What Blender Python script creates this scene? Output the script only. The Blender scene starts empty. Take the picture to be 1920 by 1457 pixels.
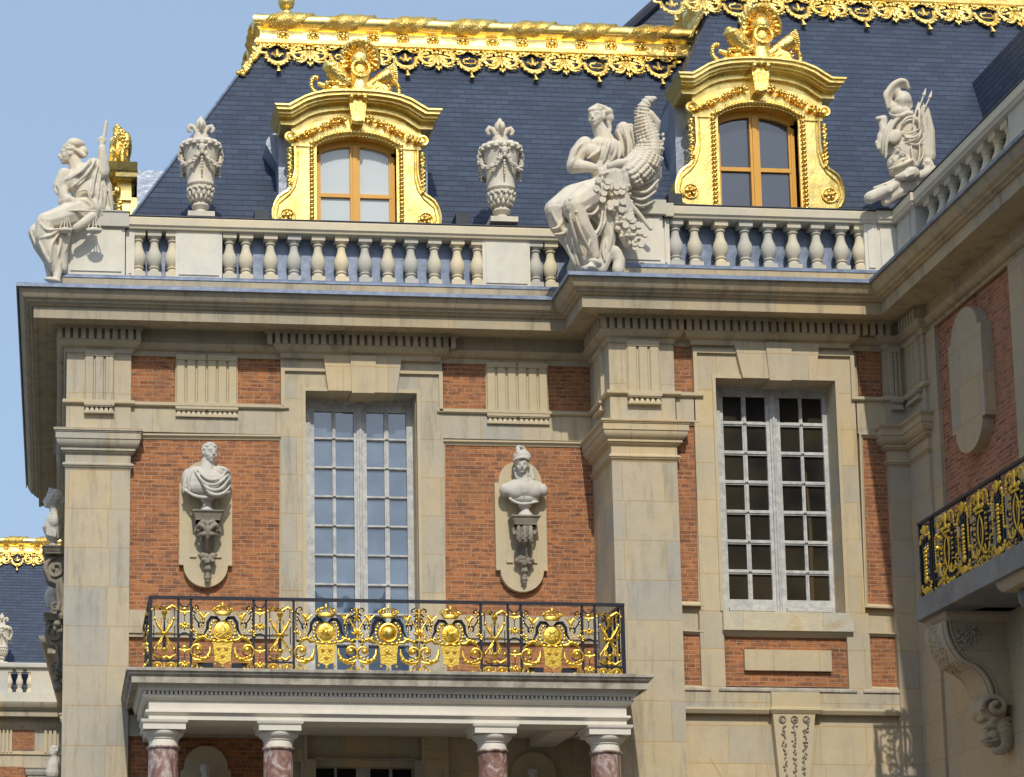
import bpy, math, random
from mathutils import Vector as V, Matrix, Quaternion
R=math.radians; PI=math.pi; random.seed(7)
sc=bpy.context.scene; COL=sc.collection
# ------------------------------------------------ camera (shift lens, solved from the building's own vanishing lines)
F,CX,CY=4188.,414.7,1297.8
YAW,PIT,ROL=R(4.1915),R(9.5637),R(.0779); CAMY=-36.
fw=V((math.sin(YAW)*math.cos(PIT),math.cos(YAW)*math.cos(PIT),math.sin(PIT)))
rt=V((math.cos(YAW),-math.sin(YAW),0)); up=rt.cross(fw)
rt,up=rt*math.cos(ROL)+up*math.sin(ROL), up*math.cos(ROL)-rt*math.sin(ROL)
cd=bpy.data.cameras.new('camera'); cam=bpy.data.objects.new('camera',cd); COL.objects.link(cam)
m=Matrix((rt,up,-fw)).transposed().to_4x4(); m.translation=V((0,CAMY,0)); cam.matrix_world=m
cd.sensor_width=36; cd.lens=F*36/1920; cd.shift_x=(960-CX)/1920; cd.shift_y=(CY-728.5)/1920
cd.clip_start=.5; cd.clip_end=3000; sc.camera=cam
# ------------------------------------------------ world and sun
SUN_EL,SUN_AZ=43.3,-4.6       # azimuth from the facade's normal, minus = left
w=bpy.data.worlds.new('World'); sc.world=w; w.use_nodes=True; nt=w.node_tree
sky=nt.nodes.new('ShaderNodeTexSky'); sky.sky_type='NISHITA'; sky.sun_disc=False
sky.sun_elevation=R(SUN_EL); sky.sun_rotation=R(180+SUN_AZ); sky.air_density=1.0; sky.dust_density=3.0; sky.ozone_density=1.5
bg=nt.nodes['Background']   # thin bright veil of high cloud over the clear sky
veil=nt.nodes.new('ShaderNodeMix'); veil.data_type='RGBA'; veil.inputs[0].default_value=.72; veil.inputs[7].default_value=(2.25,3.1,4.3,1)
nt.links.new(sky.outputs[0],veil.inputs[6]); nt.links.new(veil.outputs[2],bg.inputs[0]); bg.inputs[1].default_value=.15
sd=bpy.data.lights.new('sun','SUN'); so=bpy.data.objects.new('sun',sd); COL.objects.link(so)
sd.energy=2.5; sd.angle=R(.7); sd.color=(1,.93,.80)
d=V((math.sin(R(SUN_AZ))*math.cos(R(SUN_EL)),-math.cos(R(SUN_AZ))*math.cos(R(SUN_EL)),math.sin(R(SUN_EL))))
so.rotation_euler=d.to_track_quat('Z','Y').to_euler()
sc.view_settings.view_transform='Standard'; sc.view_settings.look='None'; sc.view_settings.exposure=.28; sc.view_settings.gamma=1
# ------------------------------------------------ measured photo point -> point of a true plane of the building
def ray(px,py): return rt*((px-CX)/F)-up*((py-CY)/F)+fw
def P(px,py,Y=0.): r=ray(px,py); t=(Y-CAMY)/r.y; return V((r.x*t,Y,r.z*t))
def X(px,py,Y=0.): return P(px,py,Y).x
def Z(px,py,Y=0.): return P(px,py,Y).z
def PXp(px,py,Xw): r=ray(px,py); t=Xw/r.x; return V((Xw,CAMY+r.y*t,r.z*t))
# ------------------------------------------------ materials
def mat(name):
    m=bpy.data.materials.new(name); m.use_nodes=True; nt=m.node_tree; b=nt.nodes['Principled BSDF']
    def n(t,ins=None,**k):
        x=nt.nodes.new('ShaderNode'+t)
        for a,v in k.items(): setattr(x,a,v)
        for a,v in (ins or {}).items():
            if isinstance(v,bpy.types.NodeSocket): nt.links.new(v,x.inputs[a])
            else: x.inputs[a].default_value=v
        return x
    return m,b,n,nt.links.new
def c4(c): return (c[0],c[1],c[2],1)
def ramp(n,fac,stops):
    r=n('ValToRGB',{'Fac':fac}); e=r.color_ramp.elements
    while len(e)<len(stops): e.new(.5)
    for i,(p,c) in enumerate(stops): e[i].position=p; e[i].color=c4(c if hasattr(c,'__len__') else (c,)*3)
    return r.outputs[0]
def mix(n,f,a,b,mode='MIX'):
    x=n('Mix',data_type='RGBA',blend_type=mode)
    for i,v in ((0,f),(6,a),(7,b)):
        if isinstance(v,bpy.types.NodeSocket): x.id_data.links.new(v,x.inputs[i])
        else: x.inputs[i].default_value=v if i==0 else c4(v)
    return x.outputs[2]
def wallco(n,sx=1,off=(0,0)):
    g=n('NewGeometry'); s=n('SeparateXYZ',{0:g.outputs['Position']}); q=n('SeparateXYZ',{0:g.outputs['True Normal']})
    a=n('Math',{0:q.outputs[0]},operation='ABSOLUTE'); t=n('Math',{0:a.outputs[0],1:.72},operation='GREATER_THAN')
    h=n('Mix',{0:t.outputs[0],2:s.outputs[0],3:s.outputs[1]},data_type='FLOAT')
    ha=n('Math',{0:h.outputs[0],1:off[0]},operation='ADD'); za=n('Math',{0:s.outputs[2],1:off[1]},operation='ADD')
    return g.outputs['Position'],n('CombineXYZ',{0:ha.outputs[0],1:za.outputs[0],2:0.}).outputs[0]
def noi(n,co,s,d=4,r=.55,dist=0.): return n('TexNoise',{'Vector':co,'Scale':s,'Detail':float(d),'Roughness':r,'Distortion':dist}).outputs[0]
def stretch(n,co,s): return n('Mapping',{'Vector':co,'Scale':s}).outputs[0]
def stone(name,A,B,Cc,joints=None,rough=.85,spk=.5,bump=.25,streak=0.,sc_=.9):
    m,b,n,L=mat(name); co,wc=wallco(n,off=(.3,.11))
    f=noi(n,co,sc_,5,.6,.3); c=ramp(n,f,[(.28,A),(.52,B),(.74,Cc)])
    g=noi(n,co,7,6,.65); c=mix(n,ramp(n,g,[(.35,0.),(.7,.32)]),c,[v*.72 for v in B])
    sp=noi(n,co,45,3,.6); c=mix(n,ramp(n,sp,[(.62,0.),(.78,spk)]),c,[v*.45 for v in A])
    h=noi(n,co,30,6,.7)
    if joints:
        W,H=joints; bt=n('TexBrick',{'Vector':wc,'Color1':c4((.86,.90,.97)),'Color2':c4((1.10,1.02,.86)),'Mortar':c4((.95,.72,.40)),'Scale':1.,'Mortar Size':.0055,'Mortar Smooth':.2,'Bias':0.,'Brick Width':W,'Row Height':H}); bt.offset=.42; bt.squash=.66; bt.squash_frequency=2
        c=mix(n,1.,c,bt.outputs[0],'MULTIPLY')
    if streak:
        st=noi(n,stretch(n,co,(2.2,2.2,.35)),2.,5,.7); c=mix(n,ramp(n,st,[(.5,0.),(.72,streak)]),c,(.16,.145,.115))
    L(c,b.inputs['Base Color']); b.inputs['Roughness'].default_value=rough
    bp=n('Bump',{'Strength':bump,'Distance':.012,'Height':h}); L(bp.outputs[0],b.inputs['Normal'])
    if joints:
        b2=n('Bump',{'Strength':.5,'Distance':.01,'Height':bt.outputs[1],'Normal':bp.outputs[0]},invert=True); L(b2.outputs[0],b.inputs['Normal'])
    return m
STONE=stone('limestone',(.48,.435,.345),(.56,.475,.335),(.57,.445,.255),(1.15,.62),streak=.25,spk=.6)
TRIM=stone('limestone trim',(.49,.43,.315),(.545,.46,.305),(.56,.435,.245),None)
OLDST=stone('weathered limestone',(.42,.395,.345),(.50,.45,.355),(.53,.44,.29),(1.05,.66),spk=.95,streak=.55)
CORN=stone('cornice limestone',(.40,.35,.26),(.49,.415,.29),(.53,.425,.26),(1.7,9.),streak=.65,spk=.7)
PALE=stone('pale portico stone',(.66,.63,.56),(.72,.68,.60),(.74,.69,.56),None,spk=.1,bump=.1)
DIRTY=stone('dirty slab stone',(.20,.185,.155),(.42,.39,.33),(.55,.51,.43),None,spk=.85,sc_=3.2,bump=.6,streak=.95)
SCULP=stone('sculpture limestone',(.56,.525,.46),(.69,.63,.51),(.70,.58,.40),None,spk=.12,bump=.35,sc_=2.6,streak=.28)
BUSTM=stone('grey bust marble',(.46,.44,.40),(.57,.545,.49),(.60,.56,.47),None,spk=.3,bump=.12,sc_=3)
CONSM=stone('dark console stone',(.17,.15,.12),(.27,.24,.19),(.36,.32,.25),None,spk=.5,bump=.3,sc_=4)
BALM=stone('balustrade stone',(.56,.545,.49),(.68,.63,.53),(.70,.61,.44),None,spk=.5,bump=.2,sc_=1.1)
SHADEST=stone('shaded wing limestone',(.46,.40,.32),(.48,.40,.29),(.50,.39,.235),(1.1,.62),spk=.25)  # darker copy of the limestone, the wing's shade put into its colour
SLABM=stone('grey veined slab',(.13,.14,.16),(.20,.21,.22),(.30,.29,.26),(.55,3.),spk=.4,sc_=2.,rough=.6)
PEDM=stone('pale pedestal stone',(.60,.58,.52),(.72,.68,.58),(.74,.66,.50),None,spk=.35,bump=.15,sc_=1.6,streak=.12)
JM=stone('yellow joint mortar',(.5,.36,.18),(.52,.38,.2),(.5,.34,.16))
def brick(name,c1,c2,mo):
    m,b,n,L=mat(name); co,wc=wallco(n)
    jit=n('TexNoise',{'Vector':co,'Scale':9.,'Detail':2.}); wc2=n('VectorMath',{0:wc,1:n('VectorMath',{0:jit.outputs[1],3:.006},operation='SCALE').outputs[0]},operation='ADD').outputs[0]
    def bt(a,bb,mm,bias): 
        t=n('TexBrick',{'Vector':wc2,'Color1':c4(a),'Color2':c4(bb),'Mortar':c4(mm),'Scale':1.,'Mortar Size':.0045,'Mortar Smooth':.3,'Bias':bias,'Brick Width':.228,'Row Height':.0712}); t.offset=.5; t.squash=.62; t.squash_frequency=3; return t
    t=bt(c1,c2,mo,-.25)
    dk=noi(n,stretch(n,wc,(2.6,9.5,1)),1.7,2,.5); c=mix(n,ramp(n,dk,[(.53,0.),(.59,.8)]),t.outputs[0],(.13,.058,.036))
    o=noi(n,co,.9,3); c=mix(n,ramp(n,o,[(.4,0.),(.75,.4)]),c,[v*1.25 for v in c1]); c=mix(n,ramp(n,noi(n,co,60,3),[(.45,0.),(.8,.35)]),c,(.15,.07,.04))
    c=mix(n,t.outputs[1],c,mo); c=mix(n,ramp(n,noi(n,stretch(n,co,(1.2,1.2,.6)),1.3,6,.7),[(.48,0.),(.72,.42)]),c,(.12,.075,.05)); L(c,b.inputs['Base Color']); b.inputs['Roughness'].default_value=.88
    b1=n('Bump',{'Strength':.7,'Distance':.008,'Height':t.outputs[1]},invert=True); b2=n('Bump',{'Strength':.35,'Distance':.008,'Height':noi(n,co,40,5,.7),'Normal':b1.outputs[0]}); L(b2.outputs[0],b.inputs['Normal'])
    return m
BRICK=brick('orange red brick',(.42,.165,.058),(.20,.078,.036),(.50,.34,.24))
BRICKW=brick('wing brick',(.46,.19,.10),(.30,.12,.07),(.48,.32,.24))
def slate(name,ax):
    m,b,n,L=mat(name); g=n('NewGeometry'); s=n('SeparateXYZ',{0:g.outputs['Position']})
    wc=n('CombineXYZ',{0:s.outputs[ax],1:s.outputs[2],2:0.}).outputs[0]
    t=n('TexBrick',{'Vector':wc,'Color1':c4((.022,.038,.074)),'Color2':c4((.042,.066,.116)),'Mortar':c4((.005,.007,.012)),'Scale':1.,'Mortar Size':.004,'Mortar Smooth':.1,'Bias':-.1,'Brick Width':.27,'Row Height':.125}); t.offset=.5
    c=mix(n,ramp(n,noi(n,g.outputs[0],.7,4),[(.35,0.),(.7,.5)]),t.outputs[0],(.022,.034,.07)); c=mix(n,ramp(n,noi(n,g.outputs[0],25,4),[(.5,0.),(.8,.25)]),c,(.08,.095,.13))
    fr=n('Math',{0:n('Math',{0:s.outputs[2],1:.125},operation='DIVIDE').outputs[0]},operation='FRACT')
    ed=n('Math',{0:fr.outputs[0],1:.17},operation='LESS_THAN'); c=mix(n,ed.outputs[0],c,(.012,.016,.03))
    L(c,b.inputs['Base Color']); L(ramp(n,noi(n,g.outputs[0],5,3),[(.3,.5),(.7,.7)]),b.inputs['Roughness'])
    inv=n('Math',{0:1.,1:fr.outputs[0]},operation='SUBTRACT'); b1=n('Bump',{'Strength':.6,'Distance':.02,'Height':inv.outputs[0]})
    b2=n('Bump',{'Strength':.5,'Distance':.006,'Height':t.outputs[1],'Normal':b1.outputs[0]},invert=True); b3=n('Bump',{'Strength':.25,'Distance':.02,'Height':noi(n,wc,6,3),'Normal':b2.outputs[0]}); L(b3.outputs[0],b.inputs['Normal'])
    return m
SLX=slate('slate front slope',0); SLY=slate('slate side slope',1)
def simple(name,c,rough=.5,metal=0.,var=.25,s=6.,bump=.15,c2=None,bs=20.,dist=.01):
    m,b,n,L=mat(name); g=n('NewGeometry').outputs[0]
    L(mix(n,ramp(n,noi(n,g,s,5,.6),[(.3,0.),(.7,1.)]),c,c2 or [v*(1-var) for v in c]),b.inputs['Base Color'])
    b.inputs['Roughness'].default_value=rough; b.inputs['Metallic'].default_value=metal
    L(n('Bump',{'Strength':bump,'Distance':dist,'Height':noi(n,g,bs,5,.6)}).outputs[0],b.inputs['Normal']); return m
def gold(name,a,b_,ro,bs,bump):
    m,b,n,L=mat(name); g=n('NewGeometry').outputs[0]; c=mix(n,ramp(n,noi(n,g,3.,5),[(.3,0.),(.7,1.)]),a,b_); dt=ramp(n,noi(n,g,7.,6,.7),[(.52,0.),(.75,.75)]); c=mix(n,dt,c,[v*.55 for v in b_]); L(c,b.inputs['Base Color']); b.inputs['Metallic'].default_value=1.
    L(ramp(n,noi(n,g,5.,5,.65),[(.3,ro-.08),(.75,ro+.22)]),b.inputs['Roughness']); L(n('Bump',{'Strength':bump,'Distance':.02,'Height':noi(n,g,bs,5,.6)}).outputs[0],b.inputs['Normal']); return m
GOLD=gold('gilding',(1.,.80,.32),(1.,.70,.19),.27,9.,.28)
GOLDC=gold('carved gilding',(1.,.79,.29),(.95,.62,.14),.28,26.,.8)
GOLDR=simple('railing gilding',(1.,.74,.16),.34,1.,s=9.,c2=(.9,.58,.09),bump=.5,bs=30.)
LILY=simple('shade darkened gold',(.62,.33,.05),.5,.6)  # darker gold paints recess shade onto the banner lilies
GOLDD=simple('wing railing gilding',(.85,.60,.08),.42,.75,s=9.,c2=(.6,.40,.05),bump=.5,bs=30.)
LEAD=simple('lead flashing',(.13,.17,.26),.5,.3,s=6.,c2=(.26,.31,.41),bump=.4,bs=4.,dist=.03)
LEADP=simple('pale lead',(.34,.38,.46),.4,.4,s=2.5,c2=(.22,.26,.34),bump=.5,bs=3.,dist=.04)
LEADK=simple('dark lead edge',(.03,.035,.05),.5,.2)
IRON=simple('blue black iron',(.016,.021,.036),.4,.2,bump=.1)
WOOD=simple('flaking grey white paint',(.62,.62,.59),.75,0,s=9.,c2=(.36,.37,.38),bump=.8,bs=35.)
OCHRE=simple('ochre painted wood',(.74,.39,.06),.45,0,s=3.,c2=(.66,.33,.045),bump=.05)
WHITE=simple('white blind',(.62,.66,.66),.6,0,var=.08,s=1.5,bump=.0)
DARK=simple('dark room',(.012,.012,.012),.9,0)
ROOM=simple('brown room',(.05,.04,.028),.8,0)
GRND=simple('cobbled courtyard',(.13,.115,.095),.9,0,s=2.,bump=.6,bs=8.)
def glass(name,gl,base,base2,s=.8):
    m,b,n,L=mat(name); g=n('NewGeometry').outputs[0]
    L(ramp(n,noi(n,g,s,3),[(.35,base),(.65,base2)]),b.inputs['Base Color']); b.inputs['Roughness'].default_value=.5; b.inputs['Specular IOR Level'].default_value=.15
    gs=n('BsdfGlossy',{'Roughness':.02,'Color':c4((.92,.96,1))}); bp=n('Bump',{'Strength':.13,'Distance':.02,'Height':noi(n,g,2.2,1)}); L(bp.outputs[0],gs.inputs['Normal'])
    mx=n('MixShader',{0:gl}); L(b.outputs[0],mx.inputs[1]); L(gs.outputs[0],mx.inputs[2]); L(mx.outputs[0],[x for x in m.node_tree.nodes if x.type=='OUTPUT_MATERIAL'][0].inputs[0]); return m
GLS=glass('sky tinted glass',.17,(.05,.085,.14),(.11,.165,.235),1.5)  # blue base colour paints in part of the sky's reflection
GLC=simple('brown gold curtain',(.075,.05,.02),.8,0,s=2.)
GLD=glass('dark window glass',.012,(.004,.004,.004),(.035,.026,.013),.9)
GLB=glass('dormer glass with blinds',.10,(.50,.56,.57),(.55,.60,.60))
GLN=glass('dormer glass with reflections',.14,(.015,.02,.03),(.02,.03,.045))
def marble():
    m,b,n,L=mat('red veined marble'); g=n('NewGeometry').outputs[0]
    c=ramp(n,noi(n,stretch(n,g,(1,1,.55)),3.6,6,.62,1.9),[(.34,(.13,.07,.058)),(.44,(.24,.13,.105)),(.53,(.31,.20,.175)),(.59,(.52,.46,.44)),(.625,(.38,.28,.255)),(.67,(.27,.155,.13)),(.8,(.16,.085,.07))])
    L(c,b.inputs['Base Color']); b.inputs['Roughness'].default_value=.32; return m
MARB=marble()
# ------------------------------------------------ mesh building
I=lambda p:p
class MB:
    def __init__(s,T=None): s.v=[]; s.f=[]; s.T=T or I
    def add(s,vs,fs):
        o=len(s.v); s.v+= [V(s.T(V(p))) for p in vs]; s.f+=[tuple(i+o for i in f) for f in fs]; return s
    def box(s,x0,x1,y0,y1,z0,z1,ch=0):
        x0,x1=sorted((x0,x1)); y0,y1=sorted((y0,y1)); z0,z1=sorted((z0,z1))
        return s.add([(x,y,z) for x in(x0,x1) for y in(y0,y1) for z in(z0,z1)],[(0,1,3,2),(4,6,7,5),(0,4,5,1),(2,3,7,6),(0,2,6,4),(1,5,7,3)])
    def prism(s,pl,y0,y1):   # outline in x,z ; thick along y (y0 front)
        n=len(pl); return s.add([(x,y0,z) for x,z in pl]+[(x,y1,z) for x,z in pl],[tuple(range(n)),tuple(range(2*n-1,n-1,-1))]+[(i,i+n,(i+1)%n+n,(i+1)%n) for i in range(n)])
    def prz(s,pl,z0,z1):     # outline in x,y ; extruded in z
        n=len(pl); return s.add([(x,y,z0) for x,y in pl]+[(x,y,z1) for x,y in pl],[tuple(range(n)),tuple(range(2*n-1,n-1,-1))]+[(i,i+n,(i+1)%n+n,(i+1)%n) for i in range(n)])
    def strip(s,top,bot,y0,y1):  # band between two polylines (x,z)
        n=len(top); vs=[(x,y0,z) for x,z in top]+[(x,y0,z) for x,z in bot]+[(x,y1,z) for x,z in top]+[(x,y1,z) for x,z in bot]; fs=[]
        for i in range(n-1):
            fs+=[(i,i+n,i+n+1,i+1),(i+2*n,i+1+2*n,i+1+3*n,i+3*n),(i,i+1,i+1+2*n,i+2*n),(i+n,i+3*n,i+3*n+1,i+n+1)]
        fs+=[(0,2*n,3*n,n),(n-1,2*n-1,4*n-1,3*n-1)]; return s.add(vs,fs)
    def lathe(s,pr,c=(0,0,0),n=20,sq=1.):
        vs=[];fs=[];k=len(pr)
        for r,z in pr:
            for j in range(n): a=2*PI*j/n; vs.append((c[0]+r*math.cos(a),c[1]+r*math.sin(a)*sq,c[2]+z))
        for i in range(k-1):
            for j in range(n): fs.append((i*n+j,i*n+(j+1)%n,(i+1)*n+(j+1)%n,(i+1)*n+j))
        fs+=[tuple(range(n))[::-1],tuple((k-1)*n+j for j in range(n))]; return s.add(vs,fs)
    def tube(s,pts,r,n=6,flat=None):
        pts=[V(p) for p in pts]; k=len(pts); rs=r if hasattr(r,'__len__') else [r]*k; vs=[];fs=[]
        t0=(pts[1]-pts[0]).normalized(); u=t0.orthogonal().normalized() if flat is None else (V((0,1,0)).cross(t0)).normalized() if abs(t0.y)<.95 else V((1,0,0))
        for i,p in enumerate(pts):
            t=(pts[min(i+1,k-1)]-pts[max(i-1,0)]); t=t.normalized() if t.length>1e-9 else t0
            u=(u-t*u.dot(t)); u=u.normalized() if u.length>1e-6 else t.orthogonal().normalized(); w_=t.cross(u)
            for j in range(n):
                a=2*PI*j/n; vs.append(p+u*math.cos(a)*rs[i]+w_*math.sin(a)*rs[i]*(flat or 1))
        for i in range(k-1):
            for j in range(n): fs.append((i*n+j,i*n+(j+1)%n,(i+1)*n+(j+1)%n,(i+1)*n+j))
        fs+=[tuple(range(n))[::-1],tuple((k-1)*n+j for j in range(n))]; return s.add(vs,fs)
    def ell(s,c,r,rot=None,nu=10,nv=7):
        c=V(c); r=V(r) if hasattr(r,'__len__') else V((r,r,r)); q=rot or Matrix.Identity(3); vs=[];fs=[]
        for i in range(1,nv):
            a=PI*i/nv
            for j in range(nu): b=2*PI*j/nu; vs.append(c+q@V((r.x*math.sin(a)*math.cos(b),r.y*math.sin(a)*math.sin(b),r.z*math.cos(a))))
        vs+=[c+q@V((0,0,r.z)),c-q@V((0,0,r.z))]; t=len(vs)-2
        for i in range(nv-2):
            for j in range(nu): fs.append((i*nu+j,(i+1)*nu+j,(i+1)*nu+(j+1)%nu,i*nu+(j+1)%nu))
        for j in range(nu): fs+=[(t,j,(j+1)%nu),(t+1,(nv-2)*nu+(j+1)%nu,(nv-2)*nu+j)]
        return s.add(vs,fs)
    def sweep(s,path,prof,closed=False,cap=True):   # path (x,y), outward = right of travel; prof (o,z)
        n=len(path); p=[V((a[0],a[1],0)) for a in path]; ms=[]
        nr=lambda a,b:V(((b-a).y,-(b-a).x,0)).normalized()
        for i in range(n):
            if closed or 0<i<n-1:
                a=nr(p[i-1],p[i]); b=nr(p[i],p[(i+1)%n]); q=a+b; ms.append(q/(1+a.dot(b)))
            else: ms.append(nr(p[0],p[1]) if i==0 else nr(p[-2],p[-1]))
        k=len(prof); vs=[(p[i].x+ms[i].x*o,p[i].y+ms[i].y*o,z) for i in range(n) for o,z in prof]; fs=[]
        for i in range(n if closed else n-1):
            j=(i+1)%n
            for a in range(k-1): fs.append((i*k+a,i*k+a+1,j*k+a+1,j*k+a))
        if cap and not closed: fs+=[tuple(range(k)),tuple((n-1)*k+a for a in range(k))[::-1]]
        return s.add(vs,fs)
    def build(s,name,mt,parent=None,sm=38):
        me=bpy.data.meshes.new(name); o_=V((0,0,0)); q=parent
        while q is not None: o_+=q.location; q=q.parent
        me.from_pydata([p-o_ for p in s.v],[],s.f); me.materials.append(mt)
        import bmesh; bm=bmesh.new(); bm.from_mesh(me); bmesh.ops.recalc_face_normals(bm,faces=bm.faces); bm.to_mesh(me); bm.free()
        if sm: me.shade_smooth(); me.set_sharp_from_angle(angle=R(sm))
        o=bpy.data.objects.new(name,me); COL.objects.link(o); o.parent=parent; return o
def thing(name,loc,label,cat,group=None):
    o=bpy.data.objects.new(name,None); o.empty_display_size=.2; COL.objects.link(o); o.location=V(loc); o['label']=label; o['category']=cat
    if group: o['group']=group
    return o
def tree(o,parent=None,off=(0,0,0)):
    c=o.copy(); COL.objects.link(c); c.parent=parent
    if parent is None or off!=(0,0,0): c.location=o.location+V(off)
    for ch in o.children: tree(ch,c)
    return c
def clay(mb,name,mt,parent,vox=.013,it=4,fac=.5):
    o=mb.build(name,mt,parent,0); md=o.modifiers.new('r','REMESH'); md.mode='VOXEL'; md.voxel_size=vox
    if it: s_=o.modifiers.new('s','SMOOTH'); s_.factor=fac; s_.iterations=it
    dg=bpy.context.evaluated_depsgraph_get(); dg.update(); me=bpy.data.meshes.new_from_object(o.evaluated_get(dg),depsgraph=dg)
    o.modifiers.clear(); o.data=me; me.shade_smooth()
    if not me.materials: me.materials.append(mt)
    return o
def rx(mb,x0,y0,x1,y1,Y,yb):   # photo rectangle lying on plane Y -> box going back to yb
    xm,ym=(x0+x1)/2,(y0+y1)/2; mb.box(X(x0,ym,Y),X(x1,ym,Y),Y,yb,Z(xm,y0,Y),Z(xm,y1,Y)); return mb
def arc(cx,cz,r,a0,a1,n=12,rz=None): return [(cx+r*math.cos(R(a0+(a1-a0)*i/n)),cz+(rz or r)*math.sin(R(a0+(a1-a0)*i/n))) for i in range(n+1)]
# ================================================= SETTING
g=MB().box(-400,400,-400,400,-3.2,-2.9).build('ground',GRND); g['kind']='structure'
# ================================================= PALACE
PAL=thing('palace_building',(6,0,-2.9),'brick and pale stone palace front with blue slate mansard roof and gilded ridge','building')
W2=-1.21; XW=13.92     # main block stands 1.21 m before the pavilion; the wing's face is x=13.92
PLAN=[(.04,12.1),(.04,0),(8.94,0),(8.94,W2),(XW,W2),(XW,-16)]
def zo(py,o,px=110): return Z(px,py,-o)
# cornice
cp=[(-.6,zo(531,.82,40)+.12),(.0,zo(531,.82,40)+.06),(.815,zo(532,.82,40)),(.80,zo(538,.8,40)),(.775,zo(545,.78,44)),(.72,zo(556,.72,48)),(.665,zo(561,.66,52)),(.66,zo(564.5,.66,55)),(.635,zo(565,.64,55)),(.63,zo(567.5,.63,56)),(.615,zo(568,.62,57)),(.60,zo(571,.6,58)),(.575,zo(572.5,.575,60)),(.553,zo(573.5,.553,62)),(.553,zo(595.2,.553,62.8)),(.50,zo(595.2,.553,62.8)),(.49,zo(595.2,.553,62.8)+.02),(.10,zo(595.2,.553,62.8)+.02),(-.3,zo(595.2,.553,62.8)+.02)]
ZS=cp[-1][1]
MB().sweep(PLAN,cp).build('cornice',CORN,PAL,25)
zb=zo(536.5,.82,36)
MB().sweep(PLAN,[(.10,zb+.2),(.835,zb+.065),(.845,zb+.055),(.845,zb-.002),(.822,zb-.008),(.822,zb+.05),(.1,zb+.17)]).build('cornice_lead',LEAD,PAL,25)
# bed mouldings with ressauts
RS=[(.04,12.1),(.04,0),(1.12,0),(1.12,.1),(3.66,.1),(3.66,0),(6.33,0),(6.33,.1),(8.94,.1),(8.94,W2),(10.02,W2),(10.02,W2+.12),(10.34,W2+.12),(10.34,W2),(12.98,W2),(12.98,W2+.12),(13.58,W2+.12),(13.58,W2),(XW,W2),(XW,-2.1),(XW+.12,-2.1),(XW+.12,-16)]
ZD0=zo(633,.2,102); ZBM=zo(661,0,124)
MB().sweep(RS,[(-.35,ZS),(.10,ZS),(.10,ZD0+.015),(.165,ZD0+.01),(.165,ZD0-.005),(.15,ZD0-.02),(.12,ZD0-.07),(.07,ZD0-.105),(.045,ZD0-.11),(.04,ZD0-.125),(.03,ZBM+.035),(.02,ZBM),(-.35,ZBM)]).build('bed_moulding',CORN,PAL,25)
def dent(xa,xb,y):
    n=max(1,round((xb-xa)/.129)); s=(xb-xa)/n; dn=MB()
    for i in range(n): dn.box(xa+i*s+.025,xa+(i+1)*s-.025,y-.185,y-.08,ZD0+.005,ZS-.045)
    dn.build('dentil_row',CORN,PAL,0)
dent(-.145,1.30,0); dent(X(499,640,-.2),X(858,646,-.2),0); dent(8.77,13.68,W2)
def denty(ya,yb,x):
    n=round((yb-ya)/.129); s=(yb-ya)/n; dn=MB()
    for i in range(n): dn.box(x-.185,x-.08,ya+i*s+.025,ya+(i+1)*s-.025,ZD0+.005,ZS-.045)
    dn.build('dentil_row',CORN,PAL,0)
denty(-.1,1.3,.04); denty(3.5,5.9,.04); denty(8,10,.04); denty(W2-.1,-.28,8.94); denty(-2.2,W2-.28,XW)
for a,b_,y in ((-.16,1.31,0),(X(499,640,-.2)-.02,X(858,646,-.2)+.02,0),(8.75,13.7,W2)): MB().box(a,b_,y-.19,y-.1,ZS-.05,ZS+.001).build('dentil_fillet',CORN,PAL,0)
# backing walls
zl=-2.9; S=MB()
x1,x2=X(573.7,900),X(783.5,900); zt=Z(680,734); zsl=5.95
S.box(.10,x1,.16,.9,zl,ZS); S.box(x2,9.3,.16,.9,zl,ZS); S.box(x1,x2,.16,.9,zt,ZS); 
S.box(x1,x2,.16,.9,4.9,zsl)
S.box(.06,.9,.9,12.1,zl,ZS)
wx1,wx2=X(1352,900,W2),X(1580,900,W2); wzt=Z(1458,710.5,W2); wzb=Z(1478,1146,W2)
S.box(9.31,wx1,W2+.16,.4,zl,ZS-.01); S.box(9.0,9.31,W2+.17,.15,zl,ZS-.02); S.box(wx2,14.3,W2+.16,.4,zl,ZS-.01); S.box(wx1,wx2,W2+.16,.4,wzt,ZS); S.box(wx1,wx2,W2+.16,.4,zl,wzb)
S.build('stone_wall',STONE,PAL,0)
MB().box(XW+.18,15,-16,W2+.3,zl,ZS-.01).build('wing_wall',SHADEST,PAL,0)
for a in [(x1-.1,x2+.1,.92,3.2,5.9,zt+.1),(wx1-.1,wx2+.1,.42-1.0,2.5,wzb-.1,wzt+.1)]:
    b=MB(); b.box(a[0],a[1],a[3],a[3]+.05,a[4],a[5]); b.box(a[0]-.3,a[0],a[2]+.3,a[3],a[4],a[5]); b.box(a[1],a[1]+.3,a[2]+.3,a[3],a[4],a[5]); b.build('window_room',ROOM,PAL,0)
def brk(x0,y0,x1_,y1,Y,parent=PAL,m=BRICK): rx(MB(),x0,y0,x1_,y1,Y,Y+.06).build('brick_panel',m,parent,0)
brk(245,655,328,753,.115); brk(445,655,529,760,.115); brk(831,660,912,769,.115); brk(1027,660,1112,773,.115)
brk(243,819,529,1262,.115); brk(831,828,1125,1262,.115)
B2=W2+.115
brk(1262,640,1303,735,B2); brk(1609,640,1651,742,B2); brk(1272,790,1307.5,1137,B2); brk(1618,818,1668,1142,B2)
brk(1281,1187,1316.5,1285,B2); brk(1632,1192,1684,1288,B2); brk(1360,1190,1592,1288,B2)
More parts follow.
